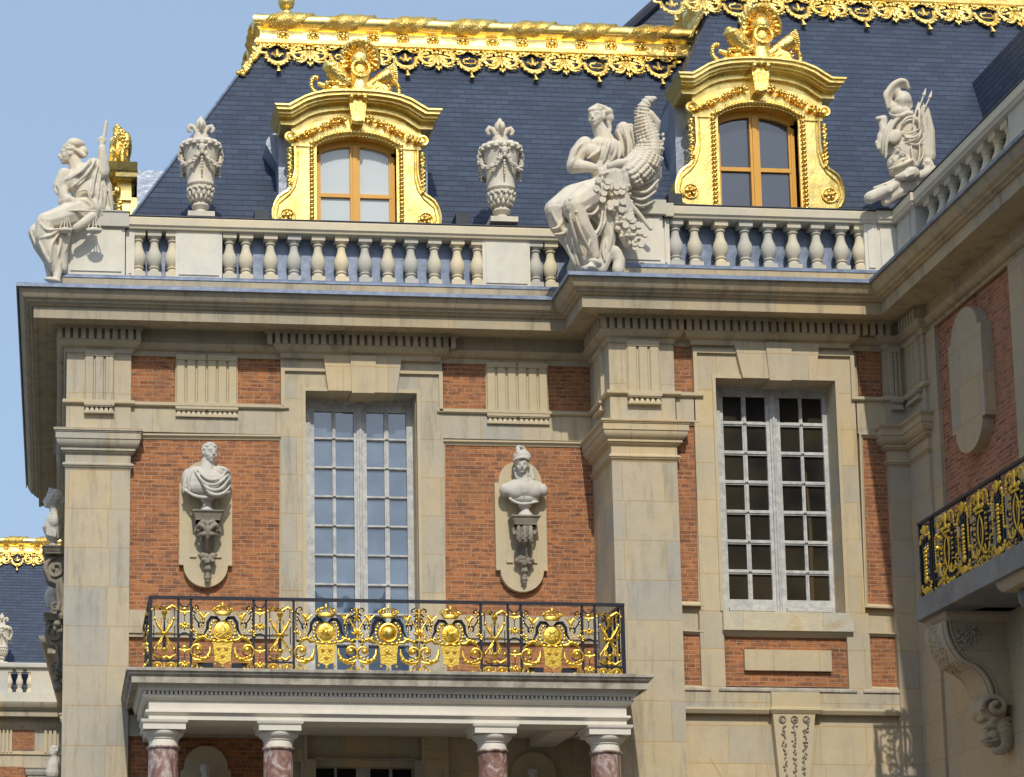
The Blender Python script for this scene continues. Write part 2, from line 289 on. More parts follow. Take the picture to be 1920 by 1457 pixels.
# ---- pilasters and capitals
CP=[(800,-.03),(800,.20),(804.2,.20),(805,.185),(807.5,.18),(808.5,.165),(820,.165),(820.6,.15),(826,.147),(831,.125),(835.5,.095),(838.5,.06),(839,.075),(842.5,.075),(843,.055),(846,.05),(849,.01),(850,.0),(866,.0),(866.5,.03),(868,.05),(870.5,.05),(872,.03),(874,.03),(875,.012),(879,.0),(879,-.03)]
def cap(path,parent,m): 
    pr=[(o,zo(py,max(o,0),122-o*115)) for py,o in CP]; return MB().sweep(path,pr).build('capital',m,parent,30)
def pil(x0,x1_,y0,y1,m=OLDST,z0=zl): b=MB().box(x0+.003,x1_-.003,y0+.003,y1,z0,ZBM+.05); return b.build('pilaster',m,PAL,0)
XP1=X(244.5,900); XP2=X(1271.4,900,W2)
p=pil(.04,XP1,0,.2); cap([(.2,XP1-.04),(.04,XP1-.04),(.04,0),(XP1,0),(XP1,.2)],p,OLDST)
pil(.04,.2,.2,XP1-.04)
p=pil(8.94,XP2,W2,.17); cap([(8.94,.3),(8.94,W2),(XP2,W2),(XP2,W2+.2)],p,STONE)
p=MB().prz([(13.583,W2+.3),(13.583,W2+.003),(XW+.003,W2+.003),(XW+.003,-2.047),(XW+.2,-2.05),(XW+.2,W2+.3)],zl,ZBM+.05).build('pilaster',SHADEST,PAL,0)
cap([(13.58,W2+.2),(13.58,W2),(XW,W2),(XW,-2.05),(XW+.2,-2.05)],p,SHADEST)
# ---- taenia, architrave and mouldings
zt0,zt1=Z(190,749.5,-.05),Z(190,756,-.05)
TP=[(.04,12),(.04,0),(1.12,0),(1.12,.06),(X(535,764,.04),.06),(X(535,764,.04),.2)]
MB().sweep(TP,[(-.1,zt0),(.06,zt0),(.06,zt1+.01),(.045,zt1-.005),(-.1,zt1-.02)]).build('taenia',TRIM,PAL,30)
MB().sweep([(X(826,770,.04),.2),(X(826,770,.04),.06),(8.94,.06),(8.94,W2),(10.06,W2),(10.06,W2+.05),(X(1313,740,W2),W2+.05),(X(1313,740,W2),W2+.2)],[(-.1,zt0),(.06,zt0),(.06,zt1+.01),(.045,zt1-.005),(-.1,zt1-.02)]).build('taenia',TRIM,PAL,30)
MB().sweep([(X(1604,745,W2),W2+.2),(X(1604,745,W2),W2+.05),(13.58,W2+.05),(13.58,W2),(XW,W2),(XW,-2.1),(XW+.1,-2.1)],[(-.1,zt0),(.06,zt0),(.06,zt1+.01),(.045,zt1-.005),(-.1,zt1-.02)]).build('taenia',TRIM,PAL,30)
za=Z(400,812,.06)
MB().box(1.12,X(535,790,.06),.06,.2,za,zt1).build('architrave',OLDST,PAL,0); MB().box(X(826,790,.06),8.94,.06,.2,za,zt1).build('architrave',OLDST,PAL,0)
MB().box(10.06,X(1306,790,W2),W2+.05,W2+.2,zo(800,0),zt1).build('architrave',OLDST,PAL,0); MB().box(X(1610,790,W2),13.6,W2+.05,W2+.2,Z(1640,812,W2),zt1).build('architrave',OLDST,PAL,0)

# cove mouldings framing the brick panels (drawn as frames: top + side)
CV=[(.0,0),(.0,.012),(.035,.012),(.038,.03),(.06,.05),(.06,.07)]
def frame(pts,Y,w=.075,d=.05,m=TRIM,nm='panel_moulding'):
    # picture-frame moulding along an open polyline (x,z) seen on the facade; w = width to the right of travel
    b=MB(T=lambda p:V((p.x,Y+p.z,p.y)))
    b.sweep(pts,[(0,.10),(0,-d*.15),(w*.35,-d*.15),(w*.4,d*.2),(w*.8,d*.65),(w,d*.8),(w,.10)]); return b.build(nm,m,PAL,30)
def pp(l,Y): return [(X(a,b,Y),Z(a,b,Y)) for a,b in l]
frame(pp([(244,812.5),(534.5,815.5),(533.5,1262)],.06),.06,.085)
frame(pp([(827,1262),(826,824),(1112,829)],.06),.06,.085)
frame(pp([(1110,772.5),(1110,772)],.06) if 0 else pp([(1272,787),(1313,789),(1320,1136),(1277,1135)],W2+.05),W2+.05,.075)
frame(pp([(1675,1141),(1622,1138.5),(1611,812),(1668,813.5)],W2+.05),W2+.05,.07)
frame(pp([(1281,1181),(1322,1183),(1327,1292),(1283,1291)],W2+.05),W2+.05,.06)
frame(pp([(1690,1295),(1630,1293),(1625.5,1185),(1684,1187)],W2+.05),W2+.05,.06)
# ---- triglyphs and guttae
def trig(x0,x1_,y,n,T=None,m=TRIM,z0=None):
    b=MB(T); z0=zt0 if z0 is None else z0; b.box(x0,x1_,y-.015,y+.14,z0,ZBM+.04); 
    u=(x1_-x0)/n
    for k in range(n):
        a=x0+k*u; w=u/3; 
        for q in range(3): b.prz([(a+q*w+w*.04,y-.01),(a+q*w+w*.15,y-.05),(a+(q+1)*w-w*.15,y-.05),(a+(q+1)*w-w*.04,y-.01)],z0,ZBM-.05)
        b.box(a+.012,a+u-.012,y-.065,y,ZBM-.06,ZBM+.03)
    b.build('triglyph',m,PAL,0)
    for k in range(n):
        a=x0+k*u; h=MB(T); h.box(a+.0,a+u,y-.10,y+.1,zt1-.045,zt1-.002); h.box(a+.02,a+u-.02,y-.085,y+.05,zt1-.065,zt1-.045)
        s=(u-.03)/6
        for q in range(6): c=a+.015+(q+.5)*s; h.add([(c-.012,y-.055,zt1-.06),(c+.012,y-.055,zt1-.06),(c+.012,y,zt1-.06),(c-.012,y,zt1-.06),(c-s*.48,y-.085,zt1-.145),(c+s*.48,y-.085,zt1-.145),(c+s*.48,y,zt1-.145),(c-s*.48,y,zt1-.145)],[(0,1,2,3),(4,7,6,5),(0,4,5,1),(1,5,6,2),(2,6,7,3),(3,7,4,0)])
        h.box(a+.0,a+u,y-.088,y,zt1-.175,zt1-.145); h.build('guttae',m,PAL,0)
trig(X(158,710),X(214.5,710),0,1,m=OLDST); trig(X(329,710,.08),X(446,715,.08),.10,2); trig(X(911,730,.08),X(1028,735,.08),.10,2); trig(X(1174,690,W2),X(1237,690,W2),W2,1)
TW=lambda x0,y0:(lambda p:V((x0+p.y,y0-p.x,p.z)))
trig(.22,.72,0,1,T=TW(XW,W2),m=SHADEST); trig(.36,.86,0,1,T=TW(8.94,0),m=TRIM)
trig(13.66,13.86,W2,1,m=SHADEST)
# ---- window surrounds
def surround(Y,out,inn,keyt,keyb,outer_side,zbot,lipb,side_top):
    s=MB(); (ol,ot,orr)=out; (il,it_,ir)=inn; Yf=Y+.05
    zt_=ZBM+.05; xo1,xo2=X(ol,850,Y),X(orr,850,Y); xi1,xi2=X(il,850,Y),X(ir,850,Y); zi=Z((il+ir)/2,it_,Y)
    s.box(xo1,xi1,Yf,Y+.62,zbot,zt_); s.box(xi2,xo2,Yf,Y+.62,zbot,zt_); s.box(xi1,xi2,Yf,Y+.62,zi,zt_)
    b=s.build('window_surround',OLDST if Y==0 else STONE,PAL,0)
    a=MB(); w=.055
    a.box(xi1-w,xi1,Y+.025,Yf+.01,zbot,zi+w); a.box(xi2,xi2+w,Y+.025,Yf+.01,zbot,zi+w); a.box(xi1,xi2,Y+.025,Yf+.01,zi,zi+w)
    a.build('inner_band',TRIM,b,0)
    k=[]; xs=[X(v,672,Y-.04) for v in keyt]; xb=[X(v,735 if Y==0 else 712,Y-.04) for v in keyb]; zk=[zi-.005,zi-.045,zi-.02]
    for q in range(3):
        yf=Y-(.035,.07,.035)[q]; v=MB(); v.add([(xs[q],yf,zt_),(xs[q+1],yf,zt_),(xb[q+1],yf,zk[q]),(xb[q],yf,zk[q]),(xs[q],Y+.6,zt_),(xs[q+1],Y+.6,zt_),(xb[q+1],Y+.48,zk[q]),(xb[q],Y+.48,zk[q])],[(0,1,2,3),(4,7,6,5),(0,4,5,1),(1,5,6,2),(2,6,7,3),(3,7,4,0)]); v.build('keystone',STONE,b,0)
    # crossette lip: ears and top fillet with a recessed field between it and the stones
    l=MB(); w=.065; zl0=zt0+.0; zf=Z((ol+orr)/2,side_top,Y)
    for sg,xa,xk in ((1,xo1,xs[0]),(-1,xo2,xs[3])):
        l.box(xa,xa+sg*w,Y+.0,Yf+.01,zl0-.06,zf); l.box(xa+sg*w,xk+sg*.03,Y+.0,Yf+.01,zf-.05,zf); l.box(xa+sg*.1,xk+sg*.03,Y+.03,Yf+.01,zf-.065,zf-.05)
    l.build('surround_fillet',TRIM,b,0); return b,xi1,xi2,zi
s1=surround(0,(527.3,676,832.5),(573.7,734,783.5),(606.6,656.8,704.9,753.4),(615.7,659.5,701.6,744),0,zsl-1,0,693)
s2=surround(W2,(1306,650,1610),(1347.5,710.5,1573),(1378,1435.5,1484.4,1538),(1393.8,1442.6,1483,1528),0,Z(1470,1146,W2),0,659)
# lower piers beside and below the main block window
Y=W2; MB().box(X(1316,1230,Y),X(1361,1230,Y),Y+.05,Y+.2,Z(1340,1327,Y),wzb).build('stone_pier',STONE,PAL,0); MB().box(X(1592,1230,Y),X(1634,1230,Y),Y+.05,Y+.2,Z(1610,1327,Y),wzb).build('stone_pier',STONE,PAL,0)
q=MB(); zq=Z(1400,1294,Y); q.box(XP2,13.6,Y+.04,Y+.2,Z(1400,1327,Y),zq); q.box(XP2,13.6,Y+.02,Y+.1,Z(1400,1137+192,Y)-.02,Z(1400,1327,Y)-.02)
q.build('string_course',OLDST,PAL,0)
q=MB(); za_,zb_=Z(1400,1327,Y),Z(1400,1337,Y); q.sweep([(XP2,Y+.04),(13.58,Y+.04)],[(-.1,za_+.01),(.0,za_+.01),(.03,za_),(.035,za_-.03),(.0,zb_),(-.1,zb_)])
q.sweep([(X(1446,1300,Y),Y+.1),(X(1446,1300,Y),Y-.01),(X(1536,1300,Y),Y-.01),(X(1536,1300,Y),Y+.1)],[(-.05,zq-.02),(.0,zq-.02),(.0,za_+.02),(.035,za_),(.04,za_-.03),(.0,zb_),(-.05,zb_)])
q.build('string_moulding',TRIM,PAL,30)
for a in ((1278,1330),(1353,1604),(1624,1690)):   # weathered ledges under the lower panels
    MB().sweep([(X(a[0],1290,Y),Y+.12),(X(a[0],1290,Y),Y+.05),(X(a[1],1290,Y),Y+.05),(X(a[1],1290,Y),Y+.12)],[(-.04,zq+.06),(0,zq+.055),(.035,zq+.02),(.035,zq-.01),(-.04,zq-.01)]).build('ledge',OLDST if a[0]!=1353 else DIRTY,PAL,0)
sil=MB(); za_=Z(1478,1147,Y-.05); zb_=Z(1478,1182,Y-.05); sil.box(X(1356,1165,Y),X(1600,1165,Y),Y-.03,Y+.6,zb_,za_)
sil.build('window_sill',stone('flaked sill stone',(.50,.49,.43),(.62,.57,.45),(.50,.36,.17),(2.,9.),spk=.8,bump=.9,sc_=2.6),PAL,0)
q=MB(); q.sweep([(X(1358,1185,Y),Y+.1),(X(1358,1185,Y),Y+.02),(X(1598,1185,Y),Y+.02),(X(1598,1185,Y),Y+.1)],[(-.1,zb_),(.02,zb_),(.0,zb_-.03),(-.03,zb_-.06),(-.05,zb_-.09),(-.1,zb_-.09)]); q.build('sill_moulding',TRIM,PAL,30)
rx(MB(),1396.5,1218.5,1559.5,1257.5,W2+.04,W2+.14).build('stone_plaque',STONE,PAL,0)
# keystone with three carved husk chains, radiating flat-arch stones
kz0=zb_2=Z(1490,1337,Y); kz1=Z(1490,1640,Y)
kt=MB(); xa,xb,xc,xd=X(1449,1337,Y),X(1529,1337,Y),X(1481,1640,Y),X(1503,1640,Y)
kt.add([(xa,Y-.0,kz0+.02),(xb,Y-.0,kz0+.02),(xd,Y-.0,kz1),(xc,Y-.0,kz1),(xa,Y+.2,kz0+.02),(xb,Y+.2,kz0+.02),(xd,Y+.2,kz1),(xc,Y+.2,kz1)],[(0,1,2,3),(4,7,6,5),(0,4,5,1),(1,5,6,2),(2,6,7,3),(3,7,4,0)])
kt=kt.build('arch_keystone',TRIM,PAL,0)
h=MB(); kx=lambda px,py:(X(px,py,Y),Z(px,py,Y)); random.seed(3)
for c in range(3):
    for r in range(12):
        py=1349+r*(11.2+(.6 if c==1 else 0)); t=(py-1337)/303; cx0=1449+(1481-1449)*t; cx1=1529+(1503-1529)*t; px=cx0+(cx1-cx0)*(.21+.29*c); s=1-t*.9
        x,z=kx(px,py)
        if r==0:
            h.tube([(a,Y-.015,b) for a,b in arc(x,z,.055*s,0,360,12)],.010,5)
        for q_ in range(3 if r%2 else 5):
            h.ell((x+random.uniform(-.045,.045)*s,Y-.012,z+random.uniform(-.045,.03)),(.016*s+.004,.014,.016),None,6,4)
        h.ell((x,Y-.012,z-.06),(.008,.012,.012),None,6,4)
h.build('carved_husks',CONSM,kt,30)
for pts in ([(1336,1417),(1383,1457+40)],[(1429,1337),(1465,1560)],[(1541,1337),(1518,1560)],[(1642,1420),(1600,1500)]):
    (a,b),(c,d_)=[kx(*v) for v in pts]; MB().tube([(a,Y+.158,b),(c,Y+.158,d_)],.006,4).build('joint',JM,PAL,0)
# P1 string course behind the balcony rail
z0_,z1_=Z(255,1143,.0),Z(255,1186,.0)
for a,b in ((XP1,x1-.38),(x2+.38,8.94)):
    MB().box(a,b,.02,.2,z1_,z0_).box(a,b,.05,.2,z1_-.06,z1_).build('string_course',OLDST,PAL,0)
# ---- niche panels behind the busts
def niche(cx,cy_s,sx,yb,notch):
    Y=.03; c=X(cx,1060,Y); h=sx; zn=Z(cx,notch,Y); zs=Z(cx,906,Y); r=h*.84
    out=[(c-h,zn),(c-h,zs),(c-r,zs)]+arc(c,zs+.02,r,180,0,18)+[(c+r,zs),(c+h,zs),(c+h,zn),(c+r,zn)]+arc(c,zn,r,0,-180,20)+[(c-r,zn)]
    b=MB().prism(out,Y,.2).build('niche_panel',TRIM,PAL,0)
    k=MB(); r2=r-.07
    k.strip(arc(c,zn-.0,r,0,-180,20),arc(c,zn-.0,r2,0,-180,20),Y-.025,Y); zr=zn+.13
    k.box(c-h*.6,c-h*.35,Y-.03,Y,zr,zr+.035); k.box(c+h*.35,c+h*.6,Y-.03,Y,zr,zr+.035)
    for sg in (-1,1): k.box(c+sg*h*.57,c+sg*h*.6,Y-.008,Y,zr,zs+.3); k.box(c+sg*r,c+sg*(h),Y-.02,Y,zn,zn+.04)
    k.build('panel_rim',TRIM,b,0); return c
n1=niche(385.5,0,X(435,1000)-X(385.5,1000),1101,1060); n2=niche(978.5,0,X(1026.5,1000)-X(978.5,1000),1111,1070)
# wing: brick field and oval stone
ya,yb=-2.4,-5.26; zt_=11.81; zb_=9.3
MB().box(XW+.115,XW+.2,yb-.0,ya,8.4,zt_+.04).build('brick_panel',BRICKW,PAL,0)
TT=TW(XW,0)
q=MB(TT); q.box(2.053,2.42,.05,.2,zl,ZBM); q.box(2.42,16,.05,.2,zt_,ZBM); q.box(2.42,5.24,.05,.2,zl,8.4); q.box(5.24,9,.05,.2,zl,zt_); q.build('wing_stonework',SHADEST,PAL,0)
c=3.8; o=[]; zu,zd=11.2,9.75
o=[(c-.62,zd),(c-.62,zu),(c-.5,zu)]+arc(c,zu,.5,180,0,16,.42)+[(c+.5,zu),(c+.62,zu),(c+.62,zd),(c+.5,zd)]+arc(c,zd,.5,0,-180,16,.42)+[(c-.5,zd)]
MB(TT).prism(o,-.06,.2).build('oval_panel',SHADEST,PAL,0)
# ---- tall windows
def window(Yw,outer,cols,top,pitch,gh,n,zbot,glassm,rail=None):
    yt=Z((outer[0]+outer[1])/2,top,Yw); yp=pitch*(yt-Z((outer[0]+outer[1])/2,top+300,Yw))/300; hh=yp*gh/pitch; py=top+150
    ox0,ox1=X(outer[0],py,Yw),X(outer[1],py,Yw); cs=[(X(a,top+20,Yw),X(b,top+20,Yw)) for a,b in cols]; ztop=yt+.14
    zb0=yt-(n-1)*yp-hh; b=MB(); f=Yw
    b.box(ox0-.06,ox0+.03,f-.03,f+.1,zbot,ztop+.06); b.box(ox1-.03,ox1+.06,f-.03,f+.1,zbot,ztop+.06); b.box(ox0-.06,ox1+.06,f-.035,f+.1,ztop-.01,ztop+.1)
    b.box(ox0+.03,cs[0][0],f,f+.07,zbot,ztop); b.box(cs[3][1],ox1-.03,f,f+.07,zbot,ztop); b.box(ox0,ox1,f+.005,f+.07,yt,ztop)
    cm=(cs[1][1]+cs[2][0])/2; b.box(cs[1][1],cm-.055,f,f+.07,zbot,ztop); b.box(cm+.055,cs[2][0],f,f+.07,zbot,ztop); b.box(cm-.06,cm+.06,f-.035,f+.07,zbot,ztop); b.lathe([(.028,zbot),(.028,ztop-.02)],(cm,f-.04,0),8)
    for a in (0,2): m_=(cs[a][1]+cs[a+1][0])/2; w=max(.02,(cs[a+1][0]-cs[a][1])/2); b.box(m_-w,m_+w,f+.015,f+.07,zb0,yt); b.box(m_-w*.4,m_+w*.4,f-.002,f+.07,zb0,yt)
    for i in range(n):
        z1=yt-i*yp; z0=z1-hh; zn=z1-yp
        for a in (0,2):
            xa,xb=cs[a][0],cs[a+1][1]
            if i<n-1: b.box(xa,xb,f+.013,f+.07,zn,z0); b.box(xa,xb,f-.004,f+.07,zn+(z0-zn)*.3,zn+(z0-zn)*.7)
    for a in (0,2):
        b.box(cs[a][0],cs[a+1][1],f+.002,f+.07,zbot+.0,zb0); b.box(cs[a][0]-.02,cs[a+1][1]+.02,f-.05,f+.03,zbot+.01,zbot+.07)
    o=b.build('window',WOOD,PAL,0)
    if rail: MB().tube([(x,f+.046,z) for x,z in ((cs[3][0]+.05,zb0),(cs[3][0]+.07,zb0+1.2),(cs[3][0]+.03,zb0+2.2))],[.035,.03,.012],6,.3).build('curtain_edge',GLC,o,60)
    MB().box(ox0,ox1,f+.05,f+.058,zbot,ztop).build('window_glass',glassm,o,0)
    # small square blocks where the glazing bars cross
    k=MB()
    for a in (0,2):
        m_=(cs[a][1]+cs[a+1][0])/2
        for i in range(n-1): z=yt-i*yp-(hh+yp)/2; k.lathe([(.026,-.0),(.018,.03)],(m_,f-.01,z),8)
    k.build('glazing_boss',WOOD,o,0); return o,ox0,ox1,zb0
wo,a0,a1,zw=window(.5,(578.6,780),[(588.8,622.8),(629,663),(686.8,720),(728.6,761.7)],772.4,54.45,49.3,10,5.3,GLS)
wo2,_,_,_=window(W2+.5,(1350,1560),[(1354.8,1390.5),(1398.7,1435),(1461,1498),(1504,1541)],745,55.3,46.8,7,Z(1450,1146,W2+.5)-.02,GLD,1)
# ================================================= ROOFS
YR=lambda z:.33+(z-13.3)*.5587
ZR=19.15; zg=13.1
def quad(nm,pts,m,par,th=.12):
    pts=[V(p) for p in pts]; n=(pts[1]-pts[0]).cross(pts[-1]-pts[0]).normalized(); k=len(pts)
    return MB().add(pts+[p-n*th for p in pts],[tuple(range(k)),tuple(range(2*k-1,k-1,-1))]+[(i,(i+1)%k,(i+1)%k+k,i+k) for i in range(k)]).build(nm,m,par,0)
y0,y1=YR(zg),YR(ZR+.3); zt_=ZR+.3; ys=13
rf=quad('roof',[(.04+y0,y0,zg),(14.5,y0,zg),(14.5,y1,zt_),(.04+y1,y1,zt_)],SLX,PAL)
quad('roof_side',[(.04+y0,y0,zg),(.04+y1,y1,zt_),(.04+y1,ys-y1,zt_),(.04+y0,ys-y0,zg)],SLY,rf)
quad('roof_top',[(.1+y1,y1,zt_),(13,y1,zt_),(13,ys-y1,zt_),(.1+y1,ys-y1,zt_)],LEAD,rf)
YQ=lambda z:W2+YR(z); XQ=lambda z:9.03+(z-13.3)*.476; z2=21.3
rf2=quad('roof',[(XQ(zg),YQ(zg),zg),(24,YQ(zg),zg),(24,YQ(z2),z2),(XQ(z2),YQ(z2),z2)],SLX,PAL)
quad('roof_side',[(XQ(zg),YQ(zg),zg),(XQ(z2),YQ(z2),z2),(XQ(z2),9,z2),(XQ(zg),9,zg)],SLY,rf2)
XV=lambda z:16.74+(z-17.24)*.05
rf3=quad('roof',[(XV(zg),3,zg),(XV(18.2),3,17.98),(XV(18.2),-16,17.98),(XV(zg),-16,zg)],SLY,PAL)
MB().tube([(XV(18.2),1.75,17.99),(XV(18.2),-16,17.99)],.07,8).build('roof_edge_roll',LEADK,rf3,40)
quad('roof_top',[(XV(18.2),3,17.98),(XV(18.2),-16,17.98),(20,-16,17.98),(20,3,17.98)],LEAD,rf3)
xa,za_=X(1163,50,11),Z(1163,50,11); xb,zb_=X(1215,0,11),Z(1215,0,11); sl=(xb-xa)/(zb_-za_)
rf4=quad('roof',[(xa-sl*4,11,za_-4),(26,11,za_-4),(26,14,za_+9),(xa+sl*9,14,za_+9)],SLX,PAL)
MB().tube([(xa-sl*4,10.95,za_-4),(xa+sl*9,13.95,za_+9)],.13,8).build('roof_edge_roll',LEADK,rf4,40)
MB().tube([(.04+y0,y0-.02,zg),(.04+YR(18.7),YR(18.7)-.02,18.7)],.03,6).build('hip_flashing',LEAD,rf,40)
# gutters and lead behind the balustrades
gt=MB(); gt.box(.7,9.1,.25,.95,12.95,14.02); gt.box(9.0,14.4,W2+.32,W2+.8,12.95,13.98); gt.box(XW+.3,XW+.9,-16,W2,12.95,14.0); gt.build('roof_gutter',LEAD,PAL,0)
# ---- gilded ridge
def ridge(path,zbase,par):
    z=zbase; o=.0
    b=MB().sweep(path,[(-.3,z-.02),(.10,z-.02),(.13,z+.01),(.13,z+.05),(.10,z+.07),(.10,z+.1),(.03,z+.12),(.01,z+.22),(.02,z+.3),(.08,z+.34),(.08,z+.36),(-.3,z+.36)]).build('gilded_ridge',GOLD,par,30)
    ro=MB(); pr=[(.02+.14*math.cos(R(a)),z+.475+.14*math.sin(R(a))) for a in range(-100,200,22)]; ro.sweep(path,pr+[(-.2,z+.4)]); ro.build('ridge_roll',GOLD,b,50)
    random.seed(5)
    for i in range(len(path)-1):
        a,c=V((*path[i],0)),V((*path[i+1],0)); L_=(c-a).length; t=(c-a)/L_; nrm=V((t.y,-t.x,0)); s=.35
        while s<L_-.2:
            lf=MB()
            for q in range(14):        # diagonal acanthus leaf wrapped round the roll
                pts=[];ln=.9
                for u in range(9):
                    ph=R(-95+235*u/8); al=s-.45+q*.048+.62*u/8; al=max(.02,min(L_-.02,al)); r=.146+.012*math.sin(u*2.2+q)+(.02 if u in(3,6) else 0); pts.append(a+t*al+nrm*(.02+r*math.cos(ph))+V((0,0,z+.475+r*math.sin(ph))))
                lf.tube(pts,[.014+.022*math.sin(PI*(u+.5)/9) for u in range(9)],5)
            lf.build('leaf_wrap',GOLDC,b,60); s+=1.17
        s=.42
        while s<L_-.1:
            p=a+t*s+nrm*.035+V((0,0,z+.20)); rs=MB(); rs.ell(p,(.05,.05,.05),None,8,5)
            for q in range(9): an=2*PI*q/9; rs.ell(p+t*.075*math.cos(an)*1.25+V((0,0,.068*math.sin(an))),(.034,.034,.034),None,6,4)
            rs.build('rosette',GOLDC,b,60); s+=.575
    return b
r1=ridge([(.04+3.60,9.4),(.04+3.60,3.60),(12.1,3.60)],ZR,PAL)
# ---- gilded lace hanging on the slates
def motifA(b):
    for sg in (-1,1):
        b.tube([(sg*x,-.02,z) for x,z in [(.06,-.05),(.16,-.01),(.27,-.04),(.335,-.14),(.33,-.26),(.26,-.36),(.17,-.39),(.11,-.34),(.13,-.28),(.18,-.29)]],[.03,.036,.042,.042,.042,.04,.036,.03,.025,.018],6,.7)
        b.tube([(sg*x,-.03,z) for x,z in [(.03,-.3),(.1,-.42),(.17,-.47),(.25,-.45)]],[.042,.04,.034,.016],6,.7)
        for q,(l,w) in enumerate(((.22,.046),(.23,.046),(.21,.042))):
            a=R(-90+sg*(18+27*q)); c=V((math.cos(a)*l*.62,-.045,-.17+math.sin(a)*l*.62)); b.ell(c,(w,.028,l*.55),Matrix.Rotation(-(a+PI/2),3,'Y'),7,5)
        b.ell((sg*.07,-.04,-.11),(.05,.035,.04),None,7,5); b.ell((sg*.25,-.04,-.47),(.03,.03,.025),None,6,4); b.ell((sg*.02+sg*.02,-.04,-.5),(.03,.03,.05),None,6,4)
    [b.ell((x*sg,-.035,z),(.035,.03,.03),None,6,4) for sg in (-1,1) for x,z in ((.2,-.1),(.14,-.2),(.24,-.24),(.12,-.05),(.4,-.03),(.36,-.1),(.3,-.42))]; b.ell((0,-.05,-.30),(.045,.03,.16),None,7,6); b.ell((0,-.05,-.10),(.05,.04,.05)); b.lathe([(.02,-.46),(.035,-.50),(.03,-.54),(.01,-.58)],(0,-.03,0),7)
def motifB(b,v=0):
    pts=[(-.46,-.10),(-.33,-.14),(-.31,-.24),(-.20,-.24),(-.20,-.31)]+arc(0,-.31,.20,180,360,10,.19)+[(.20,-.24),(.31,-.24),(.33,-.14),(.46,-.10)]
    b.tube([(x,-.02,z) for x,z in pts],.043,6,.6)
    for sg in (-1,1):
        for x,z,r in ((.10,-.53,.05),(.17,-.48,.045),(.22,-.40,.04),(.05,-.56,.05)): b.ell((sg*x,-.035,z),(r,.03,r*.8),None,7,5)
        [b.ell((sg*x,-.035,z),(.04,.03,.028),None,6,4) for x,z in ((.3,-.05),(.37,-.03),(.12,-.1),(.04,-.04),(.24,-.1))]
        b.tube([(sg*x,-.03,z) for x,z in [(.06,-.06),(.13,-.02),(.22,-.05),(.21,-.12),(.15,-.12)]],[.03,.034,.034,.03,.02],6,.7)
        if v: b.tube([(sg*x,-.03,z) for x,z in [(0,-.37),(.09,-.36),(.12,-.30),(.10,-.25),(.02,-.24)]],.026,5)
        else: b.tube([(sg*x,-.03,z) for x,z in [(.01,-.36),(.05,-.30),(.10,-.26),(.11,-.31)]],[.03,.034,.03,.016],5)
    if v: b.box(-.12,.12,-.05,-.01,-.385,-.35); b.ell((0,-.04,-.22),(.02,.02,.03))
    else: b.ell((0,-.04,-.24),(.035,.03,.10)); b.box(-.07,.07,-.05,-.01,-.34,-.32)
    b.lathe([(.015,-.60),(.03,-.64),(.022,-.66),(.06,-.76),(.055,-.77)],(0,-.04,0),8)
def lace(T0,xs,par,z0):
    for k,x in enumerate(xs):
        b=MB(lambda p,x=x:T0(V((x+p.x,p.y,z0+p.z))))
        (motifA if k%2 else lambda q:motifB(q,(k//2)%2))(b); b.build('gilded_lace',GOLDC,par,70)
TF=lambda p:V((p.x,YR(p.z)-.05+p.y,p.z)); TS=lambda p:V((.04+YR(p.z)-.05+p.y,3.6-p.x+0,p.z))
lace(TF,[3.93+.61*k for k in range(13)][::1],r1,ZR)
b=MB(); random.seed(6)
for k in range(26): z=19.1-.8*k/25; b.ell((.04+YR(z)+random.uniform(-.02,.12),YR(z)-.06,z),(.06,.05,.055),Matrix.Rotation(k,3,'Y'),6,5)
b.tube([(3.62,3.45,18.95),(3.5,3.35,18.75),(3.35,3.22,18.6),(3.28,3.12,18.45),(3.38,3.1,18.42)],[.04,.05,.045,.035,.02],7); b.build('corner_leaf',GOLDC,r1,60)
TFS=lambda p:V((.04+YR(p.z)-.05+p.y,-p.x,p.z)); lace(TFS,[-4.1-.61*k for k in range(7)],r1,ZR)
TF2=lambda p:V((p.x,YQ(p.z)-.05+p.y,p.z)); ZR2=Z(1557,50,YQ(19.25)-.05)+.78
x0=XQ(ZR2)
r2=ridge([(x0,9),(x0,YQ(ZR2)),(22,YQ(ZR2))],ZR2,PAL)
xt=X(1558,30,YQ(ZR2-.5)); lace(TF2,[xt+.61*k for k in range(-5,11)],r2,ZR2)
TF3=lambda p:V((XQ(p.z)-.05+p.y,-p.x,p.z)); lace(TF3,[-YQ(ZR2)-.15-.61*k for k in range(7)],r2,ZR2)
# finial pot on the left end of the ridge
MB().lathe([(.09,0),(.12,.02),(.12,.06),(.07,.09),(.06,.13),(.13,.17),(.16,.25),(.16,.33),(.12,.37),(.11,.42),(.17,.46),(.18,.5),(.10,.53),(.09,.66),(.15,.8),(.08,1.),(.02,1.2)],(X(537,26,3.7),3.7,ZR+.66),14).build('finial',GOLDC,r1,50)
